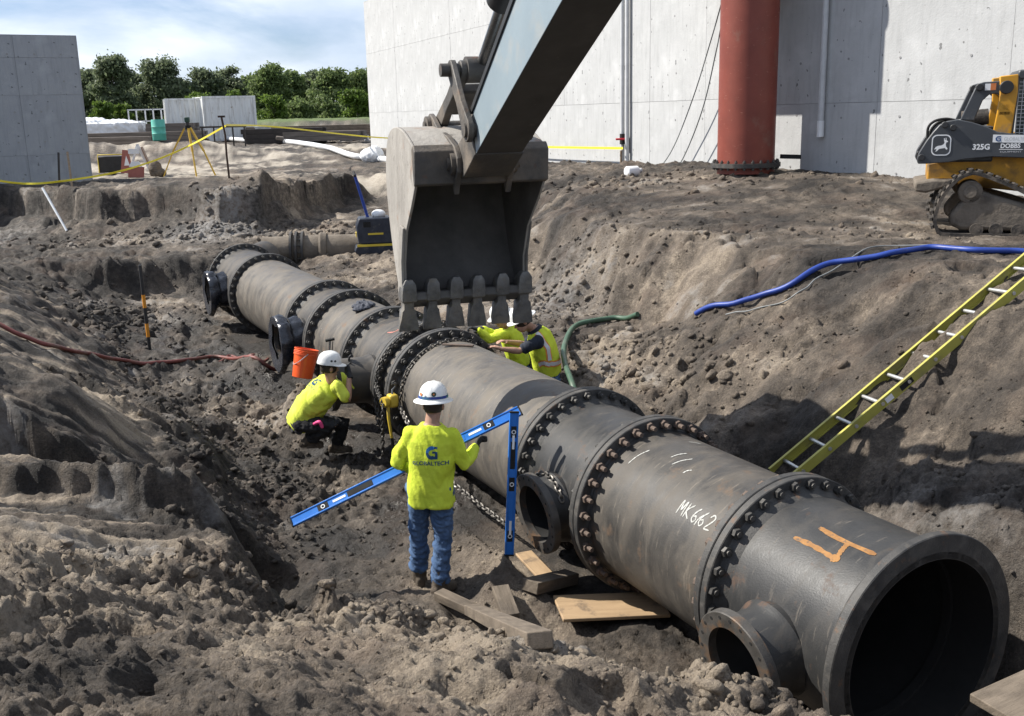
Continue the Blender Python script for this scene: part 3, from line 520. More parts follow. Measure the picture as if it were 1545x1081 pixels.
def piece(name, label, s0, s1, mat, tee=None, hub=True, f0=True, f1=True, n=96, cat='pipe', group=None, branch_t=-.9, tilt=0.0):
    """one flanged length of pipe from s0 (near) to s1 (far); local x runs along the pipe"""
    L = s1 - s0
    o = thing(name, label, cat, S(s0, 0, .9), math.atan2(PD.y, PD.x), group)
    o.rotation_euler = (-tilt, 0, math.atan2(PD.y, PD.x))
    g = .004; x0 = g if f0 else 0; x1 = L - g if f1 else L
    # pipe wall, with the opening for a branch
    mb = MB(); nu = max(8, int(L / .04)) if tee else max(4, int(L / .4)); nn = 160 if tee else n
    prof = [(x0 + (x1 - x0) * i / nu, RP) for i in range(nu + 1)] + [(x1 - (x1 - x0) * i / nu, RP - .045) for i in range(nu + 1)]
    tmp = MB(); tmp.lathe(prof, nn, closed=True)
    if tee:
        keep = []
        for f in tmp.f:
            c = sum((Vector(tmp.v[i]) for i in f), Vector()) / 4
            if c.y > 0 and math.hypot(c.x - tee, c.z) < .255: continue
            keep.append(f)
        tmp.f = keep
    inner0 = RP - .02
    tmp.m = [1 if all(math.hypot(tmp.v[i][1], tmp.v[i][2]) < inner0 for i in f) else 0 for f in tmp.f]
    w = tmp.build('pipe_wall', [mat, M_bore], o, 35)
    if tee:                                     # branch to the left (local +y)
        bl = -branch_t; q = MB(); c = Vector((tee, 0, 0))
        prof = [(RP - .20, .285), (RP - .07, .30), (RP - .02, .315), (RP + .015, .302), (RP + .05, .285), (bl - FT, .280), (bl - FT, .255), (RP - .20, .255)]
        tmp = MB(); tmp.lathe(prof, 72, axis='z', closed=True)
        tmp.v = [(tee + v[0], v[2], v[1]) for v in tmp.v]
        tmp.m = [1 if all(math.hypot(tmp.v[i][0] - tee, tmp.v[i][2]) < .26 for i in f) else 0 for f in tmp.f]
        br = tmp.build('branch', [mat, M_bore], o, 35)
        tmp = MB(); tmp.lathe([(bl - FT, .25), (bl - FT, .352), (bl - .006, .352), (bl, .346), (bl, .25)], 72, axis='z', closed=True); tmp.v = [(tee + v[0], v[2], v[1]) for v in tmp.v]
        tmp.build('branch_flange', M_rim, br, 30)
        hm = MB()
        for k in range(20):
            a = 2 * math.pi * k / 20; p = Vector((tee + .315 * math.cos(a), bl - FT - .001, .315 * math.sin(a))); hm.cyl(p, p + Vector((0, FT + .003, 0)), .012, n=8)
        tag(hm.build('bolt_hole_shade', M_gasket, br), kind='stuff')  # black plugs painted for the darkness inside the bolt holes
    def flange(x, sgn, m):                       # sgn: +1 body lies at larger x
        b = x + sgn * FT; h = .075 if hub else .02; hr = .035 if hub else .012
        pr = [(x, RP - .04), (x, RF - .006), (x + sgn * .006, RF), (b - sgn * .006, RF), (b, RF - .006), (b, RP + hr + .012), (b + sgn * .012, RP + hr), (b + sgn * h * .5, RP + hr * .75), (b + sgn * h, RP + .008), (b + sgn * (h + .02), RP - .002), (b + sgn * .005, RP - .03)]
        MB().lathe(pr, nn if tee else n, closed=True).build('flange', m, o, 30)
    if f0: flange(x0, 1, M_flange)
    if f1: flange(x1, -1, M_flange)
    return o
CAT = 'pipe'
p1 = piece('pipe_tee', 'nearest dark iron pipe tee with open mouth and orange H paint mark', -2.84, -1.64, M_tee, tee=.63, branch_t=-.93, tilt=R(8))
p2 = piece('pipe_spool', 'dark flanged pipe length chalked MK662 between the two nearest bolted joints', -1.64, 0.0, M_spool, hub=False)
p3 = piece('pipe_tee', 'dark pipe tee behind the upright blue level, open branch with chain round it', 0.0, 1.06, M_tee, tee=.52, branch_t=-.84, tilt=R(7))
p4 = piece('pipe_spool', 'long dusty grey pipe length beside the standing worker', 1.06, 4.25, M_spool2, hub=False)
p5 = piece('pipe_coupling', 'short flanged coupling ring beside the yellow lever hoist', 4.25, 4.74, M_spool2, hub=False, n=80)
p6 = piece('pipe_tee', 'pipe tee whose open branch the crouching worker looks into', 4.74, 5.97, M_spool, tee=.42, branch_t=-1.16, tilt=R(-3))
p7 = piece('pipe_spool', 'flanged pipe length with a dark rag lying on top', 5.97, 7.63, M_spool2, hub=False, n=80)
p8 = piece('pipe_tee', 'pipe tee with plastic wrapped branch above the orange pail', 7.63, 8.69, M_spool, tee=.55, branch_t=-.98)
p9 = piece('pipe_spool', 'muddy pipe length between the two plastic wrapped tees', 8.69, 12.56, M_spool2, hub=False, n=72)
p10 = piece('pipe_tee', 'farthest pipe tee in the line, branch wrapped in dark plastic', 12.56, 14.46, M_spool, tee=.95, branch_t=-.92)
for (o, x, me) in ((p1, 1.2, BM_f1), (p2, 1.64, BM_mix), (p3, 1.06, BM_dark), (p4, 3.19, BM_dark), (p5, .49, BM_dark), (p6, 1.23, BM_dark), (p7, 1.66, BM_dark), (p8, 1.06, BM_dark), (p9, 3.87, BM_dark)):
    ring_of_bolts(o, x, me, 32 if o is not p5 else 40)
ring_of_bolts(p4, 3.30, BM_dark, 40) if False else None
ring_of_bolts(p10, 1.90, BM_dark)
# open end holes of the nearest tee
# lining ring inside the mouth
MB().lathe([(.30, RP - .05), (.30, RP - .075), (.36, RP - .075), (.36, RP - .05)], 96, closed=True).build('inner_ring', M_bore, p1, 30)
# elbow beyond the last tee, curving to the right and up the bench
pts = smoothpath([S(14.46, 0, .9), S(15.1, .02, .93), S(15.7, .35, 1.0), S(16.2, .9, 1.08)], 5)
el = thing('pipe_elbow', 'curved pipe elbow leaving the far end of the pipe line', 'pipe', pts[0])
b = MB(); b.tube([p - pts[0] for p in pts], [.645, .645, .62, .58, .54, .5, .46, .43] + [.40] * (len(pts) - 8), 48); b.build('elbow_wall', M_spool, el, 40)
# smaller pipe lying half buried on the far bench
q0, q1 = atz(398, 372, 1.3), atz(545, 372, 1.22)
fp = thing('buried_pipe', 'half buried muddy pipe running right from the far end of the line', 'pipe', (q0.x, q0.y, 1.18))
dq = (Vector((q1.x, q1.y, 1.18)) - Vector((q0.x, q0.y, 1.18))); Lq = dq.length; fp.rotation_euler = (0, 0, math.atan2(dq.y, dq.x))
M_mudpipe = mk('pipe_caked_mud', [(.10, .082, .064), (.19, .16, .125)], rough=.9, scale=3, bump=.6, bscale=18)
MB().lathe([(0, .33), (Lq * .5, .33), (Lq, .325)], 40).build('pipe_wall', M_mudpipe, fp, 40)
for fx in (.60, .72, .86):
    MB().lathe([(fx, .30), (fx, .43), (fx + .05, .43), (fx + .05, .30)], 48, closed=True).build('flange', M_flange, fp, 30)
MB().lathe([(1.25, .30), (1.25, .37), (1.30, .40), (1.42, .37), (1.42, .30)], 48, closed=True).build('bell_joint', M_mudpipe, fp, 30)
for k in range(16):
    a = 2 * math.pi * k / 16; o = bpy.data.objects.new('bolt', BM_dark); link(o, fp); o.location = (.79, .385 * math.cos(a), .385 * math.sin(a)); o.rotation_euler = (a, 0, 0); o.scale = (.7, .7, .7)

# plastic wrapped round two branch ends
M_plastic = mk('black_plastic_sheet', [(.012, .014, .020), (.030, .034, .045)], rough=.28, scale=5, bump=.5, bscale=9, spec=.6, stretch=(1, 1, 1))
def plastic(root, s, bt, label, seed, fringe=.12):
    random.seed(seed)
    n = 56; o = S(s, bt, .9); rings = []
    prof = [(-.03, .25), (-.05, .36), (-.045, .375), (.03, .378), (.09, .37), (.14, .318), (.20, .312), (.27, .335), (.33, .32)]
    th = thing('plastic_wrap', label, 'plastic sheet', o); vs = []
    for i, (d, r_) in enumerate(prof):
        rg = []
        for k in range(n):
            a = 2 * math.pi * k / n; w = 1 + (.045 * math.sin(a * 9 + seed + i * .7) + .04 * math.sin(a * 17 + i * 1.9) + random.uniform(-.02, .02)) * (1 if i > 2 else .35)
            droop = 1.0 + (.25 * max(0, -math.sin(a)) if i in (1, 2, 3) else 0)
            rr = r_ * w * droop if i else r_ * (1 + .12 * math.sin(a * 5 + seed))
            rg.append(PN * d + PD * (rr * math.cos(a)) + Vector((0, 0, rr * math.sin(a))))
        rings.append(rg)
    b = MB(); vs = [p for r_ in rings for p in r_]
    b.add(vs, [(i * n + k, i * n + (k + 1) % n, (i + 1) * n + (k + 1) % n, (i + 1) * n + k) for i in range(len(prof) - 1) for k in range(n)])
    b.build('sheet', M_plastic, th, 70)
    b = MB(); b.tube([PN * .15 + PD * (.322 * math.cos(2 * math.pi * k / 24)) + Vector((0, 0, .322 * math.sin(2 * math.pi * k / 24))) for k in range(25)], .012, 6, cap=False); b.build('tie', M_gasket, th, 60)
plastic(p8, 7.63 + .55, -.98, 'black plastic sheet tied over the branch left of the orange pail', 3)
plastic(p10, 12.56 + .95, -.92, 'black plastic sheet tied over the farthest branch', 8)

# ---- marks on the iron
def textmesh(body, size, shear=0.0, bold=0.0):
    cu = bpy.data.curves.new('t', 'FONT'); cu.body = body; cu.size = size; cu.align_x = 'CENTER'; cu.align_y = 'CENTER'; cu.shear = shear; cu.offset = bold; cu.resolution_u = 3
    ob = bpy.data.objects.new('t', cu); COL.objects.link(ob); bpy.context.view_layer.update()
    me = bpy.data.meshes.new_from_object(ob.evaluated_get(bpy.context.evaluated_depsgraph_get()))
    bm = bmesh.new(); bm.from_mesh(me); bmesh.ops.triangulate(bm, faces=bm.faces)
    for _ in range(2):
        es = [e for e in bm.edges if e.calc_length() > size * .22]
        if es: bmesh.ops.subdivide_edges(bm, edges=es, cuts=1); bmesh.ops.triangulate(bm, faces=bm.faces)
    v = [w.co.copy() for w in bm.verts]; bm.verts.index_update(); f = [tuple(w.index for w in q.verts) for q in bm.faces]; bm.free()
    bpy.data.objects.remove(ob); bpy.data.curves.remove(cu); bpy.data.meshes.remove(me)
    return v, f
def on_pipe(root, verts, faces, x, ang, rot, name, mat, r=RP + .0025):
    ca, sa = math.cos(rot), math.sin(rot); vs = []
    for v in verts:
        a_, c_ = v.x * ca - v.y * sa, v.x * sa + v.y * ca
        th = ang + c_ / r; a_ = -a_; vs.append((x + a_, r * math.cos(th), r * math.sin(th)))
    return MB().add(vs, faces).build(name, mat, root)
def stroke(pts, w, jit=.12, n=10):
    vs, fs = [], []; pts = smoothpath([Vector((p[0], p[1], 0)) for p in pts], n)
    for i, p in enumerate(pts):
        d = (pts[min(i + 1, len(pts) - 1)] - pts[max(i - 1, 0)]).normalized(); nrm = Vector((-d.y, d.x, 0)); e = 1.0
        if i in (0, len(pts) - 1): e = .55
        ww = w * e * (1 + random.uniform(-jit, jit)); vs += [p + nrm * ww, p - nrm * ww]
    fs = [(2 * i, 2 * i + 1, 2 * i + 3, 2 * i + 2) for i in range(len(pts) - 1)]
    return vs, fs
M_chalk = mk('chalk', [(.26, .26, .24), (.52, .52, .49)], rough=.95, scale=60)
M_spray = mk('spray_paint_ochre', [(.20, .095, .030), (.33, .165, .05)], rough=.75, scale=14); over(M_spray, (.06, .055, .05), 30, .54, .66, amount=.7)
M_spraypink = mk('spray_paint_pink', [(.42, .17, .13), (.3, .12, .1)], rough=.8, scale=20)
# local frame: x away along pipe, y = left, z = up.  angle from +y over the top
GL = {'M': [[(0, 0), (.08, 1), (.3, .35), (.52, 1), (.6, 0)]], 'K': [[(0, 0), (.03, 1)], [(.5, 1), (.05, .45), (.55, 0)]],
      '6': [[(.46, 1.0), (.16, .62), (.06, .22), (.28, .0), (.48, .20), (.34, .42), (.14, .34)]], '2': [[(.02, .75), (.25, 1), (.5, .8), (.3, .4), (0, 0), (.55, .02)]]}
vs, fs = [], []; cx = 0
for ch in 'MK662':
    for st in GL[ch]:
        a_, f_ = stroke([((cx + p[0]) * .098, (p[1] - .5) * .115) for p in st], .0055, .25, 5); o_ = len(vs); vs += a_; fs += [tuple(i + o_ for i in f) for f in f_]
    cx += .82
on_pipe(p2, [Vector((v.x, v.y, 0)) for v in vs], fs, .59, R(42), 0, 'chalk_mark', M_chalk)
for (x, an, l, ro) in ((.95, 72, .16, 60), (1.05, 76, .13, 64), (.80, 66, .07, 58), (1.35, 60, .2, 75), (.35, 40, .10, 70), (1.2, 100, .1, 50)):
    a_, f_ = stroke([(-l / 2, 0), (0, .01), (l / 2, 0)], .005, .4); on_pipe(p2, a_, f_, x, R(an), R(ro), 'scuff', M_chalk)
H1 = [[(-.19, .075), (.0, .06), (.28, .07)], [(-.27, -.075), (-.1, -.07), (.11, -.085)], [(.10, -.08), (.08, .0), (.07, .065)], [(.07, -.1), (.11, -.075), (.06, -.07)]]
b1, f1 = [], []
for st in H1:
    a_, f_ = stroke(st, .017, .25, 8); o_ = len(b1); b1 += [Vector((v.x, v.y, 0)) for v in a_]; f1 += [tuple(i + o_ for i in f) for f in f_]
on_pipe(p1, b1, f1, .50, R(72), 0, 'paint_mark', M_spray)
for st, x, an in (([(-.12, .1), (0, .16), (.1, .08), (.12, -.08), (0, -.14)], .55, 70), ([(-.1, .12), (.0, .0), (.12, -.05)], .75, 95), ([(-.05, .0), (.05, .1)], .35, 105)):
    a_, f_ = stroke(st, .014, .3); on_pipe(p6, a_, f_, x, R(an), 0, 'paint_mark', M_spraypink)
random.seed(11)
# ------------------------------------------------------------------ concrete walls
def concrete(name, c, seed):
    m = mk(name, c, rough=.88, scale=.9, bump=.25, bscale=30, nrough=.7, spec=.25)
    over(m, tuple(x * .80 for x in c[0]), 3.0, .50, .72, stretch=(3.0, 3.0, .35), amount=.55)     # run-down streaks
    over(m, tuple(min(1, x * 1.15) for x in c[1]), 1.6, .52, .70, amount=.6)
    over(m, tuple(x * .35 for x in c[0]), 9, .735, .75, amount=.8, detail=1)                    # bug holes, tie holes
    return m
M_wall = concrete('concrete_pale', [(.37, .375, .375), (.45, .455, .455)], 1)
M_wall_shade = concrete('concrete_shade_tone', [(.27, .285, .305), (.33, .345, .36)], 2)  # blue-grey tone puts the left wall's shade into its colour
M_joint = mk('concrete_joint', [(.24, .24, .24), (.28, .28, .28)], rough=.9)
def wall(name, label, p0, p1, z0, z1, thick, mat, pw, rows, cat='wall', ends=True, seed=1):
    """cast wall from p0 to p1 (camera-side face), its form panels standing 5 mm proud of the joints"""
    random.seed(seed)
    p0, p1 = Vector((p0[0], p0[1], 0)), Vector((p1[0], p1[1], 0)); d = p1 - p0; L = d.length; d.normalize(); nrm = Vector((d.y, -d.x, 0))
    o = thing(name, label, cat, (p0.x, p0.y, z0), math.atan2(d.y, d.x))     # local x along, -y outward
    MB().box((L / 2, thick / 2 + .006, (z1 - z0) / 2), (L, thick, z1 - z0)).build('core', M_joint, o)
    n = max(1, round(L / pw)); zs = [0] + rows + [z1 - z0]
    cache = {}
    for i in range(n):
        for k in range(len(zs) - 1):
            w, h = L / n - .007, zs[k + 1] - zs[k] - .007
            key = (round(w, 3), round(h, 3))
            if key not in cache:
                q = MB(); q.box((0, 0, 0), (w, .024, h)); cache[key] = q.mesh('panel', mat)
            ob = bpy.data.objects.new('panel', cache[key]); link(ob, o); ob.location = ((i + .5) * L / n, -.003 + random.uniform(-.004, .004), (zs[k] + zs[k + 1]) / 2)
    if ends:
        for x in (-.004, L + .004):
            MB().box((x, thick / 2 + .006, (z1 - z0) / 2), (.02, thick - .02, z1 - z0 - .01)).build('end_panel', mat, o)
    MB().box((L / 2, thick / 2, z1 - z0 + .008), (L + .02, thick + .03, .016)).build('top_edge', mat, o)
    return o
CNR = Vector((5.35, 21.2, 0))
LA = CNR + Vector((-11.9, 29.6, 0)); LB = CNR + Vector((6.9, -10.35, 0)) 
wA = wall('tank_wall', 'tall bright white concrete wall behind the excavator bucket', LA, CNR, 1.4, 9.35, .5, M_wall, 2.4, [2.9, 5.6], seed=4)
wB = wall('tank_wall', 'bright concrete wall behind the red column and skid steer', CNR + Vector((.004, -.003, 0)), LB, 1.4, 9.35, .5, M_wall, 2.4, [2.75, 5.5], seed=5)
e0 = atz(140, 275, 2.3); dl = Vector((-1, -.60, 0)).normalized()
wL = wall('concrete_wall', 'shaded grey concrete wall at the left edge of the site', (e0 + dl * 9), e0, 1.9, 6.75, .45, M_wall_shade, 1.9, [1.3, 3.1, 4.2], seed=6)
# tie holes
hm = MB()
random.seed(3)
dA = (CNR - LA).normalized(); nA = Vector((dA.y, -dA.x, 0)); dB = (LB - CNR).normalized(); nB = Vector((dB.y, -dB.x, 0))
for (q0, dd, nn_, LL) in ((LA, dA, nA, 32), (CNR, dB, nB, 11)):
    for i in range(int(LL / 1.2)):
        for zz in (2.9, 3.9, 4.9, 6.2, 7.4, 8.6):
            p = q0 + dd * (i * 1.2 + .6 + random.uniform(-.1, .1)) + nn_ * .012; p.z = zz + random.uniform(-.06, .06); hm.cyl(p, p + nn_ * .008, .022, n=8)
o = tag(hm.build('tie_hole_row', M_joint, wA), kind='stuff')
o.matrix_parent_inverse = wA.matrix_world.inverted() if False else Matrix.Translation((0, 0, 0))
bpy.context.view_layer.update(); o.matrix_parent_inverse = wA.matrix_world.inverted()
hm = MB(); dLw = -dl; nL = Vector((dLw.y, -dLw.x, 0))
for i in range(9):
    for zz in (2.5, 3.6, 4.5, 5.4, 6.2):
        if random.random() < .6:
            p = e0 - dLw * (.5 + i * .75) + nL * .012; p.z = zz; hm.cyl(p, p + nL * .008, .03, n=8)
o = tag(hm.build('tie_hole_row', M_joint, wL), kind='stuff'); bpy.context.view_layer.update(); o.matrix_parent_inverse = wL.matrix_world.inverted()

# red riser column
M_red = mk('red_primer', [(.155, .034, .022), (.205, .048, .031)], rough=.5, scale=2.2, bump=.08, bscale=30, spec=.4)
over(M_red, (.36, .17, .12), 9, .64, .70, stretch=(1, 1, 2.5), amount=.5); over(M_red, (.20, .16, .12), 2.5, .6, .8, amount=.5)
cb = atz(1124, 281, 2.62)
col = thing('red_column', 'tall red painted pipe column standing against the white wall', 'column', (cb.x, cb.y, gz(cb.x, cb.y) - .06))
MB().cyl((0, 0, .05), (0, 0, 5.2), .545, n=72).build('shaft', M_red, col, 40)
MB().lathe([(.17, .50), (.17, .66), (.25, .66), (.25, .50)], 64, axis='z', closed=True).build('base_flange', M_flange, col, 30)
MB().lathe([(5.0, .50), (5.0, .74), (5.1, .74), (5.1, .5)], 64, axis='z', closed=True).build('top_flange', M_red, col, 30)
for k in range(24):
    a = 2 * math.pi * k / 24; q = bpy.data.objects.new('bolt', BM_dark); link(q, col); q.location = (.605 * math.cos(a), .605 * math.sin(a), .21); q.rotation_euler = (0, R(90), a); q.scale = (.75, .9, .9)
sb = MB(); sb.bar((.62, -.25, .36), (1.0, -.18, .34), .10, .08); sb.build('support_block', M_gasket, col)
# unseen box above the column, added to cast shade on it and the wall
def onwall_pt(px, py):
    d = ray(px, py); k = (CNR - Vector((0, 0, CAM_Z))).dot(nB) / d.dot(nB); return Vector((0, 0, CAM_Z)) + d * k
shade_box = thing('overhead_blocker', 'added unseen shade-casting enclosure on top of the red column against the wall', 'blocker', (cb.x, cb.y, 7.55))
M_galv = mk('galvanised_steel', [(.38, .39, .40), (.5, .51, .52)], rough=.5, metal=.6, scale=6)
rotw = math.atan2(dB.y, dB.x)
mrot = Matrix.Rotation(rotw, 3, 'Z')
gr_ = onwall_pt(1203, 200) - Vector((cb.x, cb.y, 0)); gr_.z = 0
GB = MB(); GB.box(gr_ - dB * 1.35 + nB * .93 + Vector((0, 0, .40)), (2.7, 1.85, 3.0), mrot); GB.build('blocker', M_galv, shade_box, bevel=.02)
GB = MB(); GB.box(gr_ - dB * 1.35 + nB * .93 + Vector((0, 0, 1.93)), (2.8, 1.95, .06), mrot); GB.build('roof', M_galv, shade_box)
# conduits and cables on the wall
M_pvc = mk('grey_conduit', [(.42, .43, .44), (.52, .53, .54)], rough=.45, scale=6, spec=.5)
M_white = mk('white_plastic', [(.66, .67, .68), (.76, .77, .77)], rough=.4, scale=5, spec=.5); over(M_white, (.35, .3, .24), 3, .6, .8, amount=.5)
M_cable = mk('grey_cable', [(.16, .17, .17), (.24, .25, .25)], rough=.6, scale=20)
def onwall(px, py, base, nrm, off):
    d = ray(px, py); o_ = Vector((0, 0, CAM_Z)); k = ((base + nrm * off) - o_).dot(nrm) / d.dot(nrm); return o_ + d * k
for px, lab in ((939, 'left one of two grey conduits running up the white wall'), (946, 'right one of two grey conduits running up the white wall')):
    p = onwall(px, 262, LA, nA, .10); o = thing('conduit', lab, 'conduit', (p.x, p.y, 2.3), 0, 'conduits on the white wall')
    MB().cyl((0, 0, 0), (0, 0, 6.9), .055, n=14).build('tube', M_pvc, o, 40)
    for zz in (1.3, 3.2, 5.2):
        MB().bar((-.10 * nA.x - .10 * nA.y, .0, zz), (.1, 0, zz), .03, .05).build('strap', M_galv, o)
p = onwall(940, 210, LA, nA, .13)
o = thing('red_valve', 'small red handled valve on the wall conduit', 'valve', p)
M_redp = mk('red_plastic', [(.45, .02, .03), (.55, .03, .05)], rough=.4)
b = MB(); b.cyl((0, 0, -.13), (0, 0, .13), .085, n=14); b.build('valve_body', M_gasket, o, 40)
b = MB(); b.bar((-.2, -.12, .0), (.12, -.1, 0), .05, .05); b.build('handle', M_redp, o, bevel=.012)
p = onwall(1238, 190, CNR, nB, .10); o = thing('wall_downpipe', 'grey vertical pipe ending halfway down the wall right of the column', 'pipe', (p.x, p.y, 3.55))
MB().cyl((0, 0, .02), (0, 0, 5.75), .058, n=14).build('tube', M_pvc, o, 40); MB().cyl((0, 0, -.02), (0, 0, .28), .066, n=14).build('end_sleeve', M_white, o, 40)
for i, (pts, lab) in enumerate(((((1090, 0, .5), (1073, 60, .45), (1045, 150, .4), (1012, 230, .35), (975, 277, .5)), 'upper of two slack cables hanging from the column top'), (((1090, 30, .5), (1080, 80, .45), (1060, 165, .4), (1030, 240, .35), (1002, 279, .5)), 'lower of two slack cables hanging from the column top'))):
    W = [onwall(a, b_, LA, nA, c) for a, b_, c in pts]; W = smoothpath(W, 6); o = thing('cable', lab, 'cable', W[-1], 0, 'slack cables by the column'); MB().tube([w - W[-1] for w in W], .014, 6).build('wire', M_cable, o, 60)
p = onground(955, 267); o = thing('white_bottle', 'small white bottle lying at the foot of the white wall', 'bottle', p + Vector((0, 0, .06)), .5)
MB().tube([(-.16, 0, .05), (-.15, 0, .05), (.10, 0, .05), (.14, 0, .06), (.17, 0, .06)], [.10, .11, .11, .05, .04], 14).build('bottle_body', M_white, o, 50); MB().cyl((.17, 0, .06), (.21, 0, .06), .05, n=12).build('cap', M_pvc, o, 40)
p = onwall(937, 262, LA, nA, .16); o = thing('wood_stake', 'short brown stake at the foot of the conduits', 'stake', (p.x, p.y, 2.5)); M_wood = mk('weathered_wood', [(.19, .135, .09), (.30, .235, .17)], rough=.85, scale=4, stretch=(1, 6, 6), bump=.3, bscale=25)
MB().bar((0, 0, -.1), (0, 0, .62), .08, .05, (1, 0, 0)).build('stake_shaft', M_wood, o, bevel=.005)
# ------------------------------------------------------------------ excavator arm and bucket
EX = thing('excavator', 'excavator arm reaching down over the pipe with its muddy toothed bucket', 'excavator', (-.365, 9.6, 0), math.atan2(.299, .954))
M_steel = mk('worn_bucket_steel', [(.050, .046, .042), (.105, .098, .09)], rough=.62, metal=.25, scale=4, bump=.35, bscale=28, spec=.4)
over(M_steel, (.20, .165, .13), 2.6, .48, .68, amount=.75, rough=.95); over(M_steel, (.15, .07, .035), 7, .62, .72, amount=.55)
M_muddy = mk('mud_smeared_steel', [(.21, .195, .175), (.33, .31, .28)], rough=.9, scale=3.2, bump=.5, bscale=22, stretch=(1, 1, .5))
over(M_muddy, (.10, .09, .08), 6, .58, .72, amount=.7); over(M_muddy, (.24, .155, .11), 4, .60, .70, amount=.7)
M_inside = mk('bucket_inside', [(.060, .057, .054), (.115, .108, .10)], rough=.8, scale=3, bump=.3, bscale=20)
M_tooth = mk('bucket_tooth', [(.085, .083, .080), (.20, .195, .188)], rough=.5, metal=.45, scale=9, bump=.35, bscale=35); over(M_tooth, (.22, .195, .16), 5, .52, .66, amount=.8, rough=.95)
M_paint = mk('blue_grey_paint', [(.205, .255, .285), (.245, .30, .33)], rough=.38, scale=1.6, spec=.5, bump=.04, bscale=40); over(M_paint, (.30, .29, .265), 3, .50, .72, stretch=(1, 1, 1), amount=.65, rough=.8); over(M_paint, (.03, .03, .03), 6, .725, .735, amount=.9)
M_under = mk('stick_underside_shade', [(.045, .042, .040), (.068, .064, .060)], rough=.7, scale=3); over(M_under, (.13, .115, .10), 8, .64, .72, amount=.5)  # shade under the arm painted in as a darker colour than its sides
M_rod = mk('hydraulic_rod', [(.14, .14, .14), (.24, .24, .24)], rough=.3, metal=.85, scale=8)
M_black = mk('black_paint', [(.018, .018, .019), (.035, .035, .036)], rough=.5, scale=6)
X3, Y3, Z3 = Vector((1, 0, 0)), Vector((0, 1, 0)), Vector((0, 0, 1))
UA = Vector((0, -1, 0))                       # u axis (toward the machine) in the local frame
def uz(u, z, x=0.0): return Vector((x, -u, z))
outer = [(.48, 3.82), (.15, 3.94), (-.15, 4.0), (-.45, 3.99), (-.68, 3.90), (-.81, 3.72), (-.86, 3.48), (-.82, 3.2), (-.72, 2.9), (-.57, 2.6), (-.40, 2.40)]
outer = [(p.x, p.y) for p in smoothpath([Vector((a, b, 0)) for a, b in outer], 3)]
front = [(-.21, 2.46), (-.19, 2.75), (-.04, 3.06), (.28, 3.34), (.46, 3.52)]
cen = Vector((-.2, 3.3))
inner = []
for i, p in enumerate(outer):
    a = Vector(outer[max(i - 1, 0)]); b = Vector(outer[min(i + 1, len(outer) - 1)]); d = (b - a).normalized(); n_ = Vector((-d.y, d.x))
    if n_.dot(cen - Vector(p)) < 0: n_ = -n_
    inner.append((p[0] + n_.x * .035, p[1] + n_.y * .035))
HW = .60
bk = MB()
no = len(outer)
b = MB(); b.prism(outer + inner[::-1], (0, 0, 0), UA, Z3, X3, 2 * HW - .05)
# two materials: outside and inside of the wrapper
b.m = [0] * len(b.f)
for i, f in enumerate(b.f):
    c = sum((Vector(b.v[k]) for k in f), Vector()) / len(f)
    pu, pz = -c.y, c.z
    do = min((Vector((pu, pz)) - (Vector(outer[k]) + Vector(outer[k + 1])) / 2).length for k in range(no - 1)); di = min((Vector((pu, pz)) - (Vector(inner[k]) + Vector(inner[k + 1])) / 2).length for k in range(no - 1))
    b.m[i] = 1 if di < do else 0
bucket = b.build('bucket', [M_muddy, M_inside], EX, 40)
side = outer + front
for sx in (-1, 1):
    q = MB(); q.prism(side, (sx * (HW - .012), 0, 0), UA, Z3, X3, .024)
    q.m = [0] * len(q.f); q.m[0 if sx > 0 else 1] = 1
    q.build('side_plate', [M_muddy, M_inside], bucket, bevel=.006)
    q = MB(); q.prism([(-.40, 2.42), (-.20, 2.46), (-.17, 2.78), (-.03, 3.10), (-.16, 3.12), (-.34, 2.75)], (sx * (HW + .014), 0, 0), UA, Z3, X3, .028); q.build('side_cutter', M_muddy if sx < 0 else M_tooth, bucket, bevel=.008)
q = MB(); q.prism([(.44, 3.50), (.50, 3.52), (.52, 3.80), (.46, 3.86), (.40, 3.82)], (0, 0, 0), UA, Z3, X3, 2 * HW + .02); q.build('lip_bar', M_steel, bucket, bevel=.012)
q = MB(); q.prism([(-.42, 2.46), (-.19, 2.47), (-.17, 2.40), (-.34, 2.30), (-.46, 2.40)], (0, 0, 0), UA, Z3, X3, 2 * HW); q.build('cutting_edge', M_inside, bucket, bevel=.01)
q = MB(); q.box((0, .16, 2.86), (1.16, .012, .012)); 
random.seed(5)
for k in range(6):
    x = -HW + .035 + k * (2 * HW - .05) / 5 + random.uniform(-.008, .008); q = MB()
    # adapter straddling the edge, then a flared tooth tip
    prof = [(2.60, .032, .04, -.20), (2.55, .058, .075, -.22), (2.45, .066, .10, -.26), (2.385, .064, .095, -.27), (2.375, .044, .078, -.28), (2.31, .044, .074, -.29), (2.285, .062, .072, -.29), (2.22, .070, .062, -.29), (2.15, .086, .045, -.29), (2.08 + random.uniform(-.012, .015), .092, .018, -.28)]
    if k in (0, 5): prof = [(a, w_ * 1.08, d_, u_) for a, w_, d_, u_ in prof]
    rings = [[uz(u_ + sy * d_ / 1, z_, x + sx * w_) for sx, sy in ((-1, -1), (1, -1), (1, 1), (-1, 1))] for z_, w_, d_, u_ in prof]
    q.loft(rings); t_ = q.build('tooth', M_tooth, bucket, bevel=.006)
for sx in (-1, 1):
    ear = [(-.55, 3.93), (-.46, 4.06), (-.36, 4.12), (-.24, 4.08), (-.05, 3.98), (.28, 3.92), (.52, 3.84), (.62, 3.74), (.62, 3.62), (.54, 3.55), (.47, 3.42), (.42, 3.50), (.36, 3.72), (.1, 3.88)]
    q = MB(); q.prism(ear, (sx * .235, 0, 0), UA, Z3, X3, .05); q.build('ear', M_steel, bucket, bevel=.008)
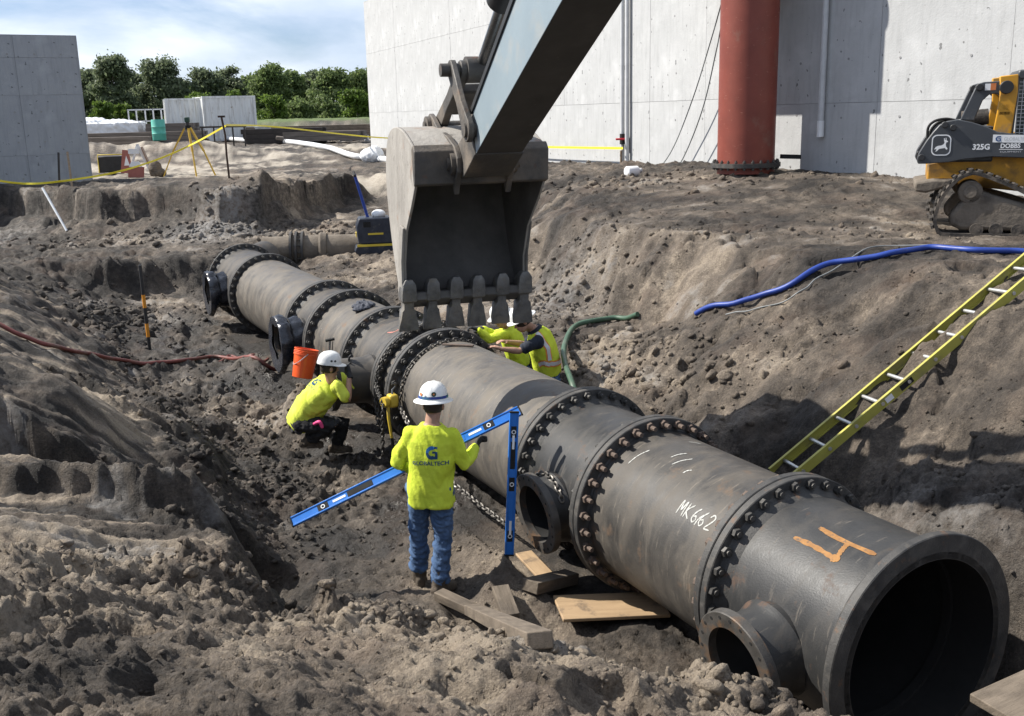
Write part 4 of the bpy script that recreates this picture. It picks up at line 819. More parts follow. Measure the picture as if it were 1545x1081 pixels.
def pin(name, u, z, half, r, m=M_steel):
    q = MB(); q.cyl(uz(u, z, -half), uz(u, z, half), r, n=20); o = q.build(name, m, EX, 40, )
    q = MB()
    for sx in (-1, 1): pass
    return o
pin('bucket_pin', .50, 3.69, .33, .055); pin('link_pin', -.34, 4.0, .32, .05); pin('rocker_pin', 1.0, 3.98, .30, .06); pin('upper_link_pin', .55, 4.47, .36, .055)
for (u, z) in ((.50, 3.69), (-.34, 4.0)):
    for sx in (-1, 1):
        MB().cyl(uz(u, z, sx * .262), uz(u, z, sx * .30), .095, n=20).build('pin_boss', M_steel, EX, 40)
# stick
stick = [(.40, 3.58), (.62, 3.60), (3.07, 4.77), (4.4, 5.38), (4.6, 5.9), (3.6, 5.78), (2.15, 4.88), (.96, 4.12), (.74, 3.96), (.42, 3.80)]
q = MB(); q.prism(stick, (0, 0, 0), UA, Z3, X3, .40)
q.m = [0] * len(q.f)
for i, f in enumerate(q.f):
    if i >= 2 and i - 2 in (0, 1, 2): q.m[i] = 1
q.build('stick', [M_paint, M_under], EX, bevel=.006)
q = MB(); q.prism([(.38, 3.56), (.64, 3.58), (1.02, 3.78), (.92, 4.06), (.72, 3.96), (.40, 3.82)], (0, 0, 0), UA, Z3, X3, .424); q.build('stick_nose', M_steel, EX, bevel=.01)
for sx in (-1, 1):
    MB().prism([(.94, 4.105), (2.15, 4.88), (3.6, 5.78), (3.58, 5.81), (2.13, 4.92), (.92, 4.14)], (sx * .20, 0, 0), UA, Z3, X3, .03).build('stick_edge', M_black, EX)
# rocker (side links) and bucket link
def linkplate(p0, p1, r0, r1, x, th, name, m=M_steel):
    a, b_ = Vector((p0[0], p0[1])), Vector((p1[0], p1[1])); d = (b_ - a).normalized(); n_ = Vector((-d.y, d.x)); poly = []
    for t in range(7): an = math.pi / 2 + math.pi * t / 6; poly.append(a + (d * math.cos(an) + n_ * math.sin(an)) * r0)
    poly.append(a * .6 + b_ * .4 - n_ * r0 * .62)
    for t in range(7): an = -math.pi / 2 + math.pi * t / 6; poly.append(b_ + (d * math.cos(an) + n_ * math.sin(an)) * r1)
    poly.append(a * .5 + b_ * .5 + n_ * r0 * .62)
    q = MB(); q.prism([(p.x, p.y) for p in poly], (x, 0, 0), UA, Z3, X3, th); return q.build(name, m, EX, bevel=.008)
for sx in (-1, 1):
    linkplate((1.0, 3.98), (.55, 4.47), .10, .085, sx * .255, .05, 'rocker')
    linkplate((-.34, 4.0), (.55, 4.47), .09, .08, sx * .16, .07, 'bucket_link')
q = MB(); q.bar(uz(-.05, 4.14), uz(.3, 4.33), .30, .10); q.build('link_web', M_steel, EX, bevel=.02)
q = MB(); q.cyl(uz(.55, 4.47, -.14), uz(.55, 4.47, .14), .11, n=20); q.build('rod_eye', M_steel, EX, 40, )
q = MB(); q.cyl(uz(.55, 4.49), uz(1.45, 5.10), .052, n=20); q.build('cylinder_rod', M_rod, EX, 40)
q = MB(); q.cyl(uz(1.22, 4.985), uz(3.2, 6.32), .105, n=24); q.build('cylinder_barrel', M_black, EX, 40)
q = MB(); q.cyl(uz(1.18, 4.955), uz(1.34, 5.065), .125, n=24); q.build('cylinder_gland', M_black, EX, 40)
for k, xo in enumerate((-.10, -.16)):
    q = MB(); q.tube(smoothpath([uz(1.26, 5.10, xo), uz(1.20, 5.20, xo - .03), uz(1.5, 5.45, xo), uz(2.6, 6.2, xo)], 5), .024, 8); q.build('hose', M_gasket, EX, 60)
# boom and body continue behind the camera
q = MB(); q.prism([(4.0, 5.35), (4.5, 5.25), (6.4, 6.6), (9.0, 7.6), (11.3, 6.6), (13.2, 4.4), (12.8, 4.0), (10.9, 6.0), (9.0, 6.9), (6.9, 5.95), (4.6, 4.9)], (.0, 0, 0), UA, Z3, X3, .42); q.build('boom', M_paint, EX, bevel=.01)
q = MB(); q.box(uz(14.6, 4.3, .1), (2.6, 3.4, 1.7)); q.build('house', M_paint, EX, bevel=.06)
for sx in (-1.15, 1.15):
    q = MB(); q.prism([(12.3, 2.55), (12.0, 2.9), (12.4, 3.4), (16.6, 3.4), (17.0, 2.9), (16.7, 2.55)], (sx, 0, 0), UA, Z3, X3, .6); q.build('track', M_black, EX, bevel=.05)
# ------------------------------------------------------------------ compact track loader on the right
sp = atz(1405, 346, 2.36)
SK = thing('track_loader', 'yellow and charcoal compact track loader parked on the bank at right', 'loader', (sp.x, sp.y, gz(sp.x, sp.y) + .02 if False else 2.36), R(-20))
K = lambda px, py: ((px - 1405) / 105.0, (345 - py) / 105.0)      # side view, metres
M_yel = mk('loader_yellow', [(.50, .235, .012), (.56, .28, .02)], rough=.42, scale=3, spec=.5); over(M_yel, (.17, .14, .11), 5, .54, .72, amount=.7, rough=.9)
M_yel2 = mk('loader_yellow_muddy', [(.50, .235, .012), (.56, .28, .02)], rough=.5, scale=3); over(M_yel2, (.10, .075, .05), 2.2, .40, .60, amount=.9, rough=.95)
M_char = mk('loader_charcoal', [(.040, .044, .050), (.056, .060, .066)], rough=.42, scale=3, spec=.5); over(M_char, (.17, .15, .13), 4, .58, .76, amount=.55, rough=.9)
M_rub = mk('muddy_rubber', [(.022, .020, .019), (.055, .048, .042)], rough=.85, scale=7, bump=.3); over(M_rub, (.15, .125, .10), 5, .45, .65, amount=.8)
M_mudk = mk('caked_mud', [(.105, .088, .07), (.18, .152, .122)], rough=.95, scale=6, bump=1.0, bscale=12); over(M_mudk, (.06, .05, .042), 4, .55, .7, amount=.7)
M_glass = mk('dark_glass', [(.02, .03, .03), (.04, .055, .055)], rough=.08, scale=2, spec=.8)
M_decal = mk('white_decal', [(.72, .73, .73), (.78, .78, .78)], rough=.5, scale=4)
M_blueink = mk('blue_ink', [(.03, .07, .18), (.04, .09, .22)], rough=.6); M_or = mk('orange_decal', [(.55, .16, .05), (.6, .2, .06)], rough=.5)
YF = -.42                                       # near side plane of the chassis (local y)
def sidepoly(mb, pts, y, th, px=True):
    mb.prism([K(*p) if px else p for p in pts], (0, y, 0), X3, Z3, Y3, th); return mb
# tracks
for y0, lab in ((-.62, 'near'), (.78, 'far')):
    path = [(1409, 342), (1403, 322), (1409, 294), (1425, 269), (1443, 257), (1460, 257), (1500, 273), (1545, 296), (1600, 322), (1622, 329), (1630, 337), (1622, 344), (1560, 345.5), (1480, 345.5), (1424, 345.5)]
    P_ = smoothpath([Vector((K(*p)[0], 0, K(*p)[1])) for p in path + path[:1]], 8)[:-1]; n = len(P_); cz = Vector((sum(p.x for p in P_) / n, 0, sum(p.z for p in P_) / n))
    b = MB(); vs = []; nr = []
    for i, p in enumerate(P_):
        d = (P_[(i + 1) % n] - P_[i - 1]).normalized(); nn_ = Vector((-d.z, 0, d.x)); nn_ = nn_ if nn_.dot(p - cz) > 0 else -nn_; nr.append(nn_)
        for (off, yy) in ((0, y0 - .22), (0, y0 + .22), (-.045, y0 + .22), (-.045, y0 - .22)): vs.append(p + nn_ * off + Vector((0, yy, 0)))
    b.add(vs, [(4 * i + k, 4 * i + (k + 1) % 4, 4 * ((i + 1) % n) + (k + 1) % 4, 4 * ((i + 1) % n) + k) for i in range(n) for k in range(4)])
    tr = b.build('track', M_rub, SK, 40)
    lug = MB().box((0, 0, 0), (.045, .19, .028)).mesh('track_lug', M_rub)
    acc = 0; last = P_[0]
    for i in range(1, n):
        acc += (P_[i] - P_[i - 1]).length
        if acc > .085:
            acc = 0
            if P_[i].z < .05: continue
            for k, yy in enumerate((-.11, .11)):
                o = bpy.data.objects.new('track_lug', lug); link(o, tr); o.location = P_[i] + nr[i] * .014 + Vector((0, y0 + yy, 0)); an = math.atan2(nr[i].x, nr[i].z); o.rotation_euler = (0, an, .18 * (1 if k else -1))
    b = MB(); sidepoly(b, [(1425, 330), (1424, 316), (1436, 300), (1447, 290), (1462, 281), (1478, 288), (1520, 300), (1590, 325), (1600, 334), (1560, 338), (1470, 337), (1440, 337)], y0 - .02, .30); b.build('track_frame', M_mudk, SK, bevel=.05)
    for px in (1460, 1485, 1513, 1540, 1568, 1594):
        x_, z_ = K(px, 336); b = MB(); b.cyl((x_, y0 - .20, z_), (x_, y0 + .2, z_), .085, n=18); b.cyl((x_, y0 - .21, z_), (x_, y0 + .19, z_), .045, n=12); b.build('roller', M_rub, SK, 40)
    x_, z_ = K(1449, 284); b = MB(); b.cyl((x_, y0 - .17, z_), (x_, y0 + .2, z_), .155, n=26); b.cyl((x_, y0 - .20, z_), (x_, y0 + .18, z_), .09, n=16); b.build('sprocket', M_mudk, SK, bevel=.02)
# chassis
b = MB(); sidepoly(b, [(1393, 247), (1393, 272), (1420, 276), (1640, 300), (1640, 215), (1500, 205), (1440, 236)], .08, .80); b.build('chassis', M_yel2, SK, bevel=.02)
b = MB(); sidepoly(b, [(1376, 272), (1377, 285), (1392, 287), (1430, 276), (1430, 268), (1400, 268)], .08, 1.3); b.build('rear_bumper', M_mudk, SK, bevel=.03)
b = MB(); sidepoly(b, [(1402, 245), (1400, 205), (1430, 192), (1478, 196), (1478, 245)], .08, .85); b.build('engine_hood', M_char, SK, bevel=.03)
x_, z_ = K(1456, 186); b = MB(); b.cyl((x_ - .18, .25, z_), (x_ + .16, .25, z_ + .03), .11, n=16); b.build('air_cleaner', M_rub, SK, 40)
for y_, nm in ((YF - .05, 0), (.62, 1)):
    b = MB(); sidepoly(b, [(1377, 241), (1379, 231), (1388, 214), (1396, 202), (1404, 192), (1414, 187), (1428, 185), (1446, 189), (1466, 196), (1480, 203), (1545, 212), (1640, 226), (1668, 262), (1676, 310), (1660, 314), (1645, 272), (1628, 250), (1545, 240), (1475, 237), (1440, 240), (1420, 244), (1390, 246), (1379, 246)], y_, .13); arm = b.build('lift_arm', M_char, SK, bevel=.012)
    b = MB(); sidepoly(b, [(1431, 186), (1447, 143), (1451, 137), (1458, 135), (1488, 134), (1492, 138), (1492, 152), (1484, 158), (1475, 151), (1466, 152), (1458, 160), (1449, 187)], y_ + .05, .09); b.build('upper_link', M_char, SK, bevel=.012)
    for (px, py, r_) in ((1383, 237, .045), (1411, 192, .042), (1422, 196, .042), (1452, 142, .045), (1486, 143, .085)):
        x_, z_ = K(px, py); b = MB(); b.cyl((x_, y_ - .10, z_), (x_, y_ + .10, z_), r_, n=18); b.build('pivot_pin', M_black, SK, bevel=.008)
    b = MB(); sidepoly(b, [(1477, 128), (1500, 126), (1501, 150), (1497, 207), (1474, 205), (1479, 160)], y_ + .03, .12); b.build('rear_post', M_yel, SK, bevel=.012)
# cab
b = MB(); sidepoly(b, [(1500, 124), (1502, 120), (1640, 118), (1650, 126), (1648, 133), (1500, 133)], .08, .98); b.build('cab_roof', M_char, SK, bevel=.02)
for y_ in (-.38, .54):
    for (a, c, w) in (((1501, 130), (1498, 207), .05), ((1640, 130), (1650, 215), .06)):
        p, q_ = K(*a), K(*c); MB().bar((p[0], y_, p[1]), (q_[0], y_, q_[1]), .06, w).build('cab_post', M_char, SK)
p, q_ = K(1503, 133), K(1640, 210)
b = MB(); b.box(((p[0] + q_[0]) / 2, -.345, (p[1] + q_[1]) / 2), (q_[0] - p[0], .012, p[1] - q_[1])); b.build('side_window', M_glass, SK)
b = MB(); z_ = q_[1]
while z_ < p[1]: b.box(((p[0] + q_[0]) / 2, -.392, z_), (q_[0] - p[0], .007, .007)); z_ += .05
x_ = p[0]
while x_ < q_[0]: b.box((x_, -.40, (p[1] + q_[1]) / 2), (.007, .007, p[1] - q_[1])); x_ += .05
tag(b.build('window_screen', M_pvc, SK), kind='stuff')
xx, zz = K(1526, 168); b = MB(); b.ball((xx, .05, zz), (.10, .10, .15), 8); b.build('seat_headrest', M_pvc, SK, 60)
x_, z_ = K(1524, 121); b = MB(); b.cyl((x_, .3, z_), (x_ + .03, .3, z_ + .34), .008, n=6); b.build('antenna', M_black, SK)
b = MB(); b.tube(smoothpath([Vector((K(*p)[0], -.35, K(*p)[1])) for p in ((1390, 213), (1390, 196), (1398, 187), (1412, 184), (1424, 186))], 5), .018, 8); b.tube(smoothpath([Vector((K(*p)[0], -.30, K(*p)[1])) for p in ((1393, 214), (1394, 200), (1402, 190), (1414, 186), (1424, 187))], 5), .018, 8); b.build('hydraulic_hose', M_gasket, SK, 60)
# lettering and badges on the near arm
YD = YF - .05 - .065 - .003
def decal(poly, name, m, y=YD, px=True):
    b = MB(); pts = [K(*p) if px else p for p in poly]; b.add([(p[0], y, p[1]) for p in pts], [tuple(range(len(pts)))]); return b.build(name, m, SK)
def lettering(body, px, py, hpx, m, y=YD - .002, name='lettering', bold=0.0, shear=0, wpx=None):
    v, f = textmesh(body, 1.0, shear, bold); x_, z_ = K(px, py); zs_ = [w.y for w in v]; xs_ = [w.x for w in v]; k = (hpx / 105) / (max(zs_) - min(zs_)); kx = k if wpx is None else (wpx / 105) / (max(xs_) - min(xs_)); mz = (max(zs_) + min(zs_)) / 2
    return MB().add([(x_ + w.x * kx, y, z_ + (w.y - mz) * k) for w in v], f).build(name, m, SK)
def rrect(cx, cy, w, h, r, n=5):
    out = []
    for (sx, sy, a0) in ((1, 1, 0), (-1, 1, 90), (-1, -1, 180), (1, -1, 270)):
        for k in range(n + 1): a = R(a0 + 90 * k / n); out.append((cx + sx * (w / 2 - r) + r * math.cos(a), cy - sy * (h / 2 - r) - r * math.sin(a)))
    return out
decal(rrect(1408, 220, 25.5, 29, 7), 'badge_border', M_decal, YD - .001); decal(rrect(1408, 220, 22.5, 26, 6), 'badge_field', M_char, YD - .002)
deer = [(1399, 226), (1401, 222.5), (1404, 221), (1408, 220.5), (1411, 219), (1412.2, 216.5), (1411.4, 214), (1411, 210.5), (1412, 210.3), (1412.5, 213), (1413.5, 212.8), (1413.2, 210), (1414.2, 210), (1414.6, 213.3), (1416.8, 215), (1416.2, 216), (1414.6, 216.2), (1414, 219), (1414.5, 222), (1416.5, 224.5), (1416, 226.5), (1414.8, 226), (1413, 224), (1408, 224.8), (1405.5, 225.4), (1403, 228.2), (1400.6, 229), (1402.2, 226.6), (1401.6, 225.4)]
decal(deer, 'leaping_deer', M_decal, YD - .003)
lettering('325G', 1460, 223, 8, M_decal, bold=.03, wpx=22)
decal([(1474, 206.5), (1524.5, 208), (1524.5, 218.5), (1474, 217)], 'sticker', M_decal, YD - .001); lettering('GLOBALTECH', 1505, 212.6, 5.2, M_pvc, YD - .003, wpx=33)
gl = [(1484.5, 208.6), (1479.5, 208.8), (1477.4, 211.5), (1478, 214.6), (1480.5, 216), (1484.4, 215.8), (1484.4, 211.6), (1481, 211.6), (1481, 213), (1482.8, 213), (1482.8, 214.4), (1480.8, 214.4), (1479.5, 213), (1480, 210.6), (1484.3, 210.4)]
decal(gl, 'sticker_logo', M_blueink, YD - .003)
lettering('DOBBS', 1497, 222, 6.5, M_decal, bold=.03, wpx=25); decal([(1483, 226.3), (1513, 226.8), (1513, 227.6), (1483, 227.1)], 'sticker_line', M_decal, YD - .001); lettering('EQUIPMENT', 1498, 230.3, 2.6, M_pvc, wpx=27)
lettering('DEERE', 1553, 226, 12, M_decal, bold=.03, wpx=58)
decal([(1459, 137.5), (1466, 137.5), (1466, 146.5), (1459, 146.5)], 'warning_label', M_decal, YD + .018); decal([(1466, 137.5), (1473, 137.2), (1473, 146.2), (1466, 146.5)], 'warning_label', M_or, YD + .018)
decal([(1484, 166), (1492, 166), (1492, 173), (1484, 173)], 'warning_label', M_decal, YF - .08); decal([(1480, 176), (1493, 176), (1493, 180), (1480, 180)], 'warning_label', M_gasket, YF - .08)
# ------------------------------------------------------------------ people
M_skin = mk('skin', [(.30, .165, .11), (.40, .235, .165)], rough=.55, scale=14, spec=.4)
M_hiviz = mk('hi_viz_cloth', [(.50, .60, .04), (.62, .72, .07)], rough=.85, scale=6, bump=.35, bscale=30, spec=.2)
M_hivizp = mk('hi_viz_cloth_pale', [(.56, .63, .07), (.66, .74, .10)], rough=.85, scale=6, bump=.35, bscale=30, spec=.2)
M_denim = mk('denim', [(.045, .085, .17), (.10, .165, .29)], rough=.9, scale=9, bump=.4, bscale=45, spec=.2)
over(M_denim, (.10, .085, .065), 4, .60, .78, amount=.5)
M_blackcl = mk('black_cloth', [(.010, .010, .011), (.022, .022, .024)], rough=.9, scale=9, bump=.3, bscale=40)
M_navy = mk('navy_cloth', [(.012, .016, .026), (.024, .030, .045)], rough=.9, scale=9, bump=.3, bscale=40)
M_boot = mk('muddy_boots', [(.045, .034, .025), (.11, .088, .066)], rough=.9, scale=12, bump=.5, bscale=40)
M_hat = mk('hard_hat_white', [(.70, .70, .67), (.78, .78, .76)], rough=.32, scale=3, spec=.55); over(M_hat, (.42, .39, .34), 7, .60, .76, amount=.6)
M_glove = mk('black_glove', [(.012, .012, .013), (.03, .03, .032)], rough=.8, scale=20, bump=.4, bscale=60)
M_hair = mk('dark_hair', [(.02, .014, .010), (.045, .032, .022)], rough=.8, scale=60)
M_orange = mk('orange_trim', [(.72, .22, .04), (.8, .28, .06)], rough=.7); M_refl = mk('reflective_tape', [(.52, .53, .54), (.66, .67, .67)], rough=.4, scale=20)
M_navyink = mk('shirt_print_navy', [(.015, .05, .12), (.02, .07, .16)], rough=.85); M_blueink2 = mk('shirt_print_blue', [(.02, .13, .36), (.03, .16, .42)], rough=.85)
def fbm3(p, f, sd):
    return fbm(p[:, 0] * f + p[:, 2] * f * .6, p[:, 1] * f - p[:, 2] * f * .8, 3, sd)
def remesh(mb, name, mat, parent, voxel=.012, smooth=4, wr=0.0, wf=6.0, wstretch=(1, 1, 1), seed=1):
    me0 = bpy.data.meshes.new('tmp'); me0.from_pydata(mb.v, [], mb.f); bm = bmesh.new(); bm.from_mesh(me0); bmesh.ops.recalc_face_normals(bm, faces=bm.faces); bm.to_mesh(me0); bm.free()
    ob = bpy.data.objects.new('tmp', me0); COL.objects.link(ob)
    m = ob.modifiers.new('r', 'REMESH'); m.mode = 'VOXEL'; m.voxel_size = voxel
    if smooth: q = ob.modifiers.new('s', 'SMOOTH'); q.factor = .5; q.iterations = smooth
    bpy.context.view_layer.update(); me = bpy.data.meshes.new_from_object(ob.evaluated_get(bpy.context.evaluated_depsgraph_get())); bpy.data.objects.remove(ob); bpy.data.meshes.remove(me0)
    if wr:
        n = len(me.vertices); co = np.empty(n * 3, np.float32); no = np.empty(n * 3, np.float32); me.vertices.foreach_get('co', co); me.vertices.foreach_get('normal', no); co = co.reshape(-1, 3); no = no.reshape(-1, 3)
        q = co * np.array(wstretch); w = fbm3(q, wf, seed); w = np.abs(w) * 1.6 - .45; co = co + no * (w * wr)[:, None]; me.vertices.foreach_set('co', co.astype(np.float32).ravel())
    me.name = name; me.materials.clear(); me.materials.append(mat); me.shade_smooth(); me.update()
    o = bpy.data.objects.new(name, me); link(o, parent); return o
def ring(c, r_, f_, a, b, n=24, sq=2.4):
    out = []
    for k in range(n):
        t = 2 * math.pi * k / n; ct, st = math.cos(t), math.sin(t); out.append(c + r_ * (a * math.copysign(abs(ct) ** (2 / sq), ct)) + f_ * (b * math.copysign(abs(st) ** (2 / sq), st)))
    return out
def torso(mb, secs, rt):                        # secs: (centre, half width, half depth)
    rings = []
    for i, (c, a, b) in enumerate(secs):
        d = (secs[min(i + 1, len(secs) - 1)][0] - secs[max(i - 1, 0)][0]).normalized(); r_ = (rt - d * rt.dot(d)).normalized(); rings.append(ring(c, r_, d.cross(r_), a, b))
    mb.loft(rings)
def head(mb, c, f, u, k=1.0):
    r_ = f.cross(u).normalized(); rot = Matrix((r_, f, u)).transposed()
    L = lambda x, y, z: c + (r_ * x + f * y + u * z) * k
    mb.ball(L(0, -.012, .03), Vector((.075, .097, .10)) * k, 10, rot); mb.ball(L(0, .03, -.055), Vector((.056, .062, .07)) * k, 10, rot)
    mb.tube([L(0, .088, .015), L(0, .112, -.022), L(0, .09, -.03)], [.010 * k, .017 * k, .012 * k], 8, round_ends=True)
    mb.tube([L(-.028, .085, -.062), L(.028, .085, -.062)], .012 * k, 8, round_ends=True)
    mb.tube([L(-.05, .078, .03), L(0, .092, .032), L(.05, .078, .03)], .011 * k, 8, round_ends=True)
    for s in (-1, 1): mb.ball(L(s * .079, -.005, -.005), Vector((.014, .022, .034)) * k, 8, rot)
def hand(mb, w, d, n, side, curl=.9, k=1.0):   # wrist, pointing dir, back-of-hand normal, +1 right / -1 left
    d = d.normalized(); n = (n - d * n.dot(d)).normalized(); x = d.cross(n) * side     # x points to the thumb side
    x = -x
    mb.loft([ring(w + d * (t * k), x, n, a * k, b * k, 12) for t, a, b in ((-.02, .028, .024), (.02, .034, .022), (.06, .044, .021), (.095, .043, .017))])
    for i, (o, l) in enumerate(((.030, .082), (.011, .092), (-.010, .086), (-.030, .068))):
        p = w + (d * .088 + x * o) * k; ang = 0; pts = [p]; dd = d
        for sgl in (.45, .32, .24):
            ang += curl * (.75 if len(pts) == 1 else 1.0); dd = (d * math.cos(ang) - n * math.sin(ang)); p = p + dd * (l * sgl * k); pts.append(p)
        mb.tube(pts, [.0098 * k, .0095 * k, .009 * k, .0078 * k], 8, round_ends=True)
    p = w + (d * .025 + x * .032) * k; q1 = p + (x * .030 + d * .028 - n * .012) * k; q2 = q1 + (d * .032 + x * .004 - n * .020 * curl) * k
    mb.tube([p, q1, q2], [.013 * k, .0115 * k, .0095 * k], 8, round_ends=True)
def hard_hat(parent, c, f, u, full=True, label=None):
    r_ = f.cross(u).normalized(); n = 40; V = lambda a, b, h: c + r_ * a + f * b + u * h
    b = MB(); rings = []
    for (t, h) in ((1.03, .0), (1.04, .012), (1.0, .03), (.97, .055), (.90, .085), (.78, .110), (.60, .130), (.38, .143), (.15, .149), (.02, .150)):
        rg = []
        for k in range(n):
            a = 2 * math.pi * k / n; rr = t
            hh = h + (.007 * max(0, 1 - abs(math.sin(a - math.pi / 2) * t) / .12) if h > .05 else 0) + (.005 * max(0, 1 - abs(abs(math.cos(a)) * t - .42) / .09) if h > .05 else 0)
            rg.append(V(.118 * rr * math.cos(a), .142 * rr * math.sin(a), hh))
        rings.append(rg)
    b.loft(rings); shell = b.build('hard_hat', M_hat, parent, 50)
    b = MB(); vs = []
    for k in range(n):
        a = 2 * math.pi * k / n; s_ = math.sin(a); ext = .048 if full else (.060 * max(0, s_) ** .7 if s_ > 0 else .004); drop = -.010 if full else -.012 * max(0, s_)
        for (rr, h) in ((1.0, .012), (1.0 + ext / .125, .004 + drop), (1.0 + ext / .125 + .02, -.003 + drop), (1.0, .002)): vs.append(V(.116 * rr * math.cos(a), .140 * rr * math.sin(a), h))
    b.add(vs, [(4 * k + j, 4 * k + (j + 1) % 4, 4 * ((k + 1) % n) + (j + 1) % 4, 4 * ((k + 1) % n) + j) for k in range(n) for j in range(4)]); b.build('brim', M_hat, shell, 50)
    return shell, V
def boots(mb, an, toe, up=Vector((0, 0, 1)), h=.26, shin=None):
    d = (toe - an); d.z = 0; d.normalize(); ground_ = an.z - .095; A = Vector((an.x, an.y, 0)); r_ = d.cross(Vector((0, 0, 1)))
    for (x, z, a, b) in (): pass
    mb.loft([ring(A + d * x + Vector((0, 0, ground_ + z)), r_, Vector((0, 0, 1)), a, b, 14, 3) for x, z, a, b in ((-.085, .045, .030, .042), (-.06, .05, .042, .05), (0, .052, .045, .052), (.07, .05, .046, .05), (.14, .042, .052, .042), (.185, .036, .044, .036), (.205, .032, .026, .03))])
    top = shin if shin is not None else an + Vector((0, 0, h)); mb.tube([an - Vector((0, 0, .04)), an + (top - an) * .4, top], [.062, .066, .070], 14)
    mb.box(A + d * .055 + Vector((0, 0, ground_ + .010)), (.1, .1, .02))
def person(label, J, rt, shirt, pants, sleeve='long', gloves=True, hat='full', group=None, secs=None, hem=True, voxel=.013, base=None, headf=None, headu=None, handn=None, curls=(.9, .9), loose=1.0, wseed=3, hipw=.10):
    base = base or (J['anL'] + J['anR']) / 2; base = Vector((base.x, base.y, min(J['anL'].z, J['anR'].z) - .09))
    root = thing('person', label, 'person', base, 0, group); J = {k: v - base for k, v in J.items()}; secs = [(c - base, a, b) for c, a, b in secs]
    f = headf; u = headu
    body = MB(); torso(body, [(c, a * .86, b * .86) for c, a, b in secs], rt); head(body, J['head'], f, u); body.tube([J['neck'] - (J['head'] - J['neck']) * .5, J['neck'], J['head'] - u * .04], [.066, .062, .060], 14)
    for s, sd in (('L', -1), ('R', 1)):
        body.tube([J['sh' + s], J['el' + s], J['wr' + s]], [.046, .040, .027], 12, round_ends=True); body.tube([J['el' + s] + (J['wr' + s] - J['el' + s]) * .05, J['el' + s] + (J['wr' + s] - J['el' + s]) * .3, J['wr' + s]], [.040, .043, .027], 12)
        body.tube([J['hip' + s], J['kn' + s], J['an' + s]], [.075, .052, .04], 12, round_ends=True)
        dd = J.get('fi' + s, J['wr' + s] + (J['wr' + s] - J['el' + s]).normalized() * .1) - J['wr' + s]
        nn_ = handn[0 if s == 'L' else 1] if handn else Vector((0, 0, 1))
        g = MB() if gloves else body
        hand(g, J['wr' + s], dd, nn_, sd, curls[0 if s == 'L' else 1], 1.08 if gloves else 1.0)
        if gloves:
            g.tube([J['wr' + s] - dd.normalized() * .05, J['wr' + s] + dd.normalized() * .02], [.036, .034], 12); remesh(g, 'glove', M_glove, root, .0055, 2)
    remesh(body, 'body', M_skin, root, .0085, 3)
    sh = MB(); torso(sh, secs, rt)
    for s in 'LR':
        e = J['el' + s]; w_ = J['wr' + s]; a = J['sh' + s]
        if sleeve == 'long': sh.tube([a, a + (e - a) * .5, e, e + (w_ - e) * .5, e + (w_ - e) * .9], [.072 * loose, .070 * loose, .064 * loose, .057 * loose, .046 * loose], 16, round_ends=True)
        else: sh.tube([a, a + (e - a) * .4, a + (e - a) * .68], [.078 * loose, .072 * loose, .072 * loose], 16, round_ends=True)
    shirt_o = remesh(sh, 'shirt', shirt, root, .010, 4, .015, 5.5, (1, 1, .6), wseed)
    tr = MB(); pc = (J['hipL'] + J['hipR']) / 2
    tr.tube([J['hipL'] - rt * .02, J['hipR'] + rt * .02], [.10, .10], 16, round_ends=True); c0, a0, b0 = secs[0]; c1, a1, b1 = secs[1]; torso(tr, [(pc, .165, .12), (c0, min(a0, .18) * .9, min(b0, .13) * .9), (c0 * .4 + c1 * .6, .15, .105)], rt)
    for s in 'LR':
        h_, k_, a_ = J['hip' + s], J['kn' + s], J['an' + s]; tr.tube([h_, h_ + (k_ - h_) * .5, k_, k_ + (a_ - k_) * .4, k_ + (a_ - k_) * .80], [.100, .092, .078, .076, .078], 16, round_ends=True)
    remesh(tr, 'trousers', pants, root, .010, 3, .020, 9, (1, 1, 1.6), wseed + 2)
    for s in 'LR':
        bt = MB(); boots(bt, J['an' + s], J['to' + s], shin=J['an' + s] + (J['kn' + s] - J['an' + s]).normalized() * .17); remesh(bt, 'boot', M_boot, root, .009, 2, .006, 14, (1, 1, 1), 6)
    if hat:
        shell, V = hard_hat(root, J['head'] + u * .058 - f * .008, f, u, hat == 'full')
        hb = MB(); r_ = f.cross(u); hb.loft([ring(J['head'] - f * .012 + u * z, r_, f, .081 * s_, .101 * s_, 20, 2) for z, s_ in ((-.045, .82), (-.02, .97), (.03, 1.0), (.06, .99))]); hb.build('hair', M_hair, root, 60)
    else: shell, V = None, None
    return root, shirt_o, shell, V, base
def stamp(surf, verts, faces, org, ax, ay, dirn, name, m, off=.004):
    """press flat print onto a garment"""
    me = surf.data; bv = BVHTree.FromPolygons([v.co.copy() for v in me.vertices], [tuple(p.vertices) for p in me.polygons]); out = []
    for v in verts:
        p = org + ax * v.x + ay * v.y; h = bv.ray_cast(p - dirn * .6, dirn); q = (h[0] - dirn * off) if h[0] is not None else p; out.append(q)
    return MB().add(out, faces).build(name, m, surf)

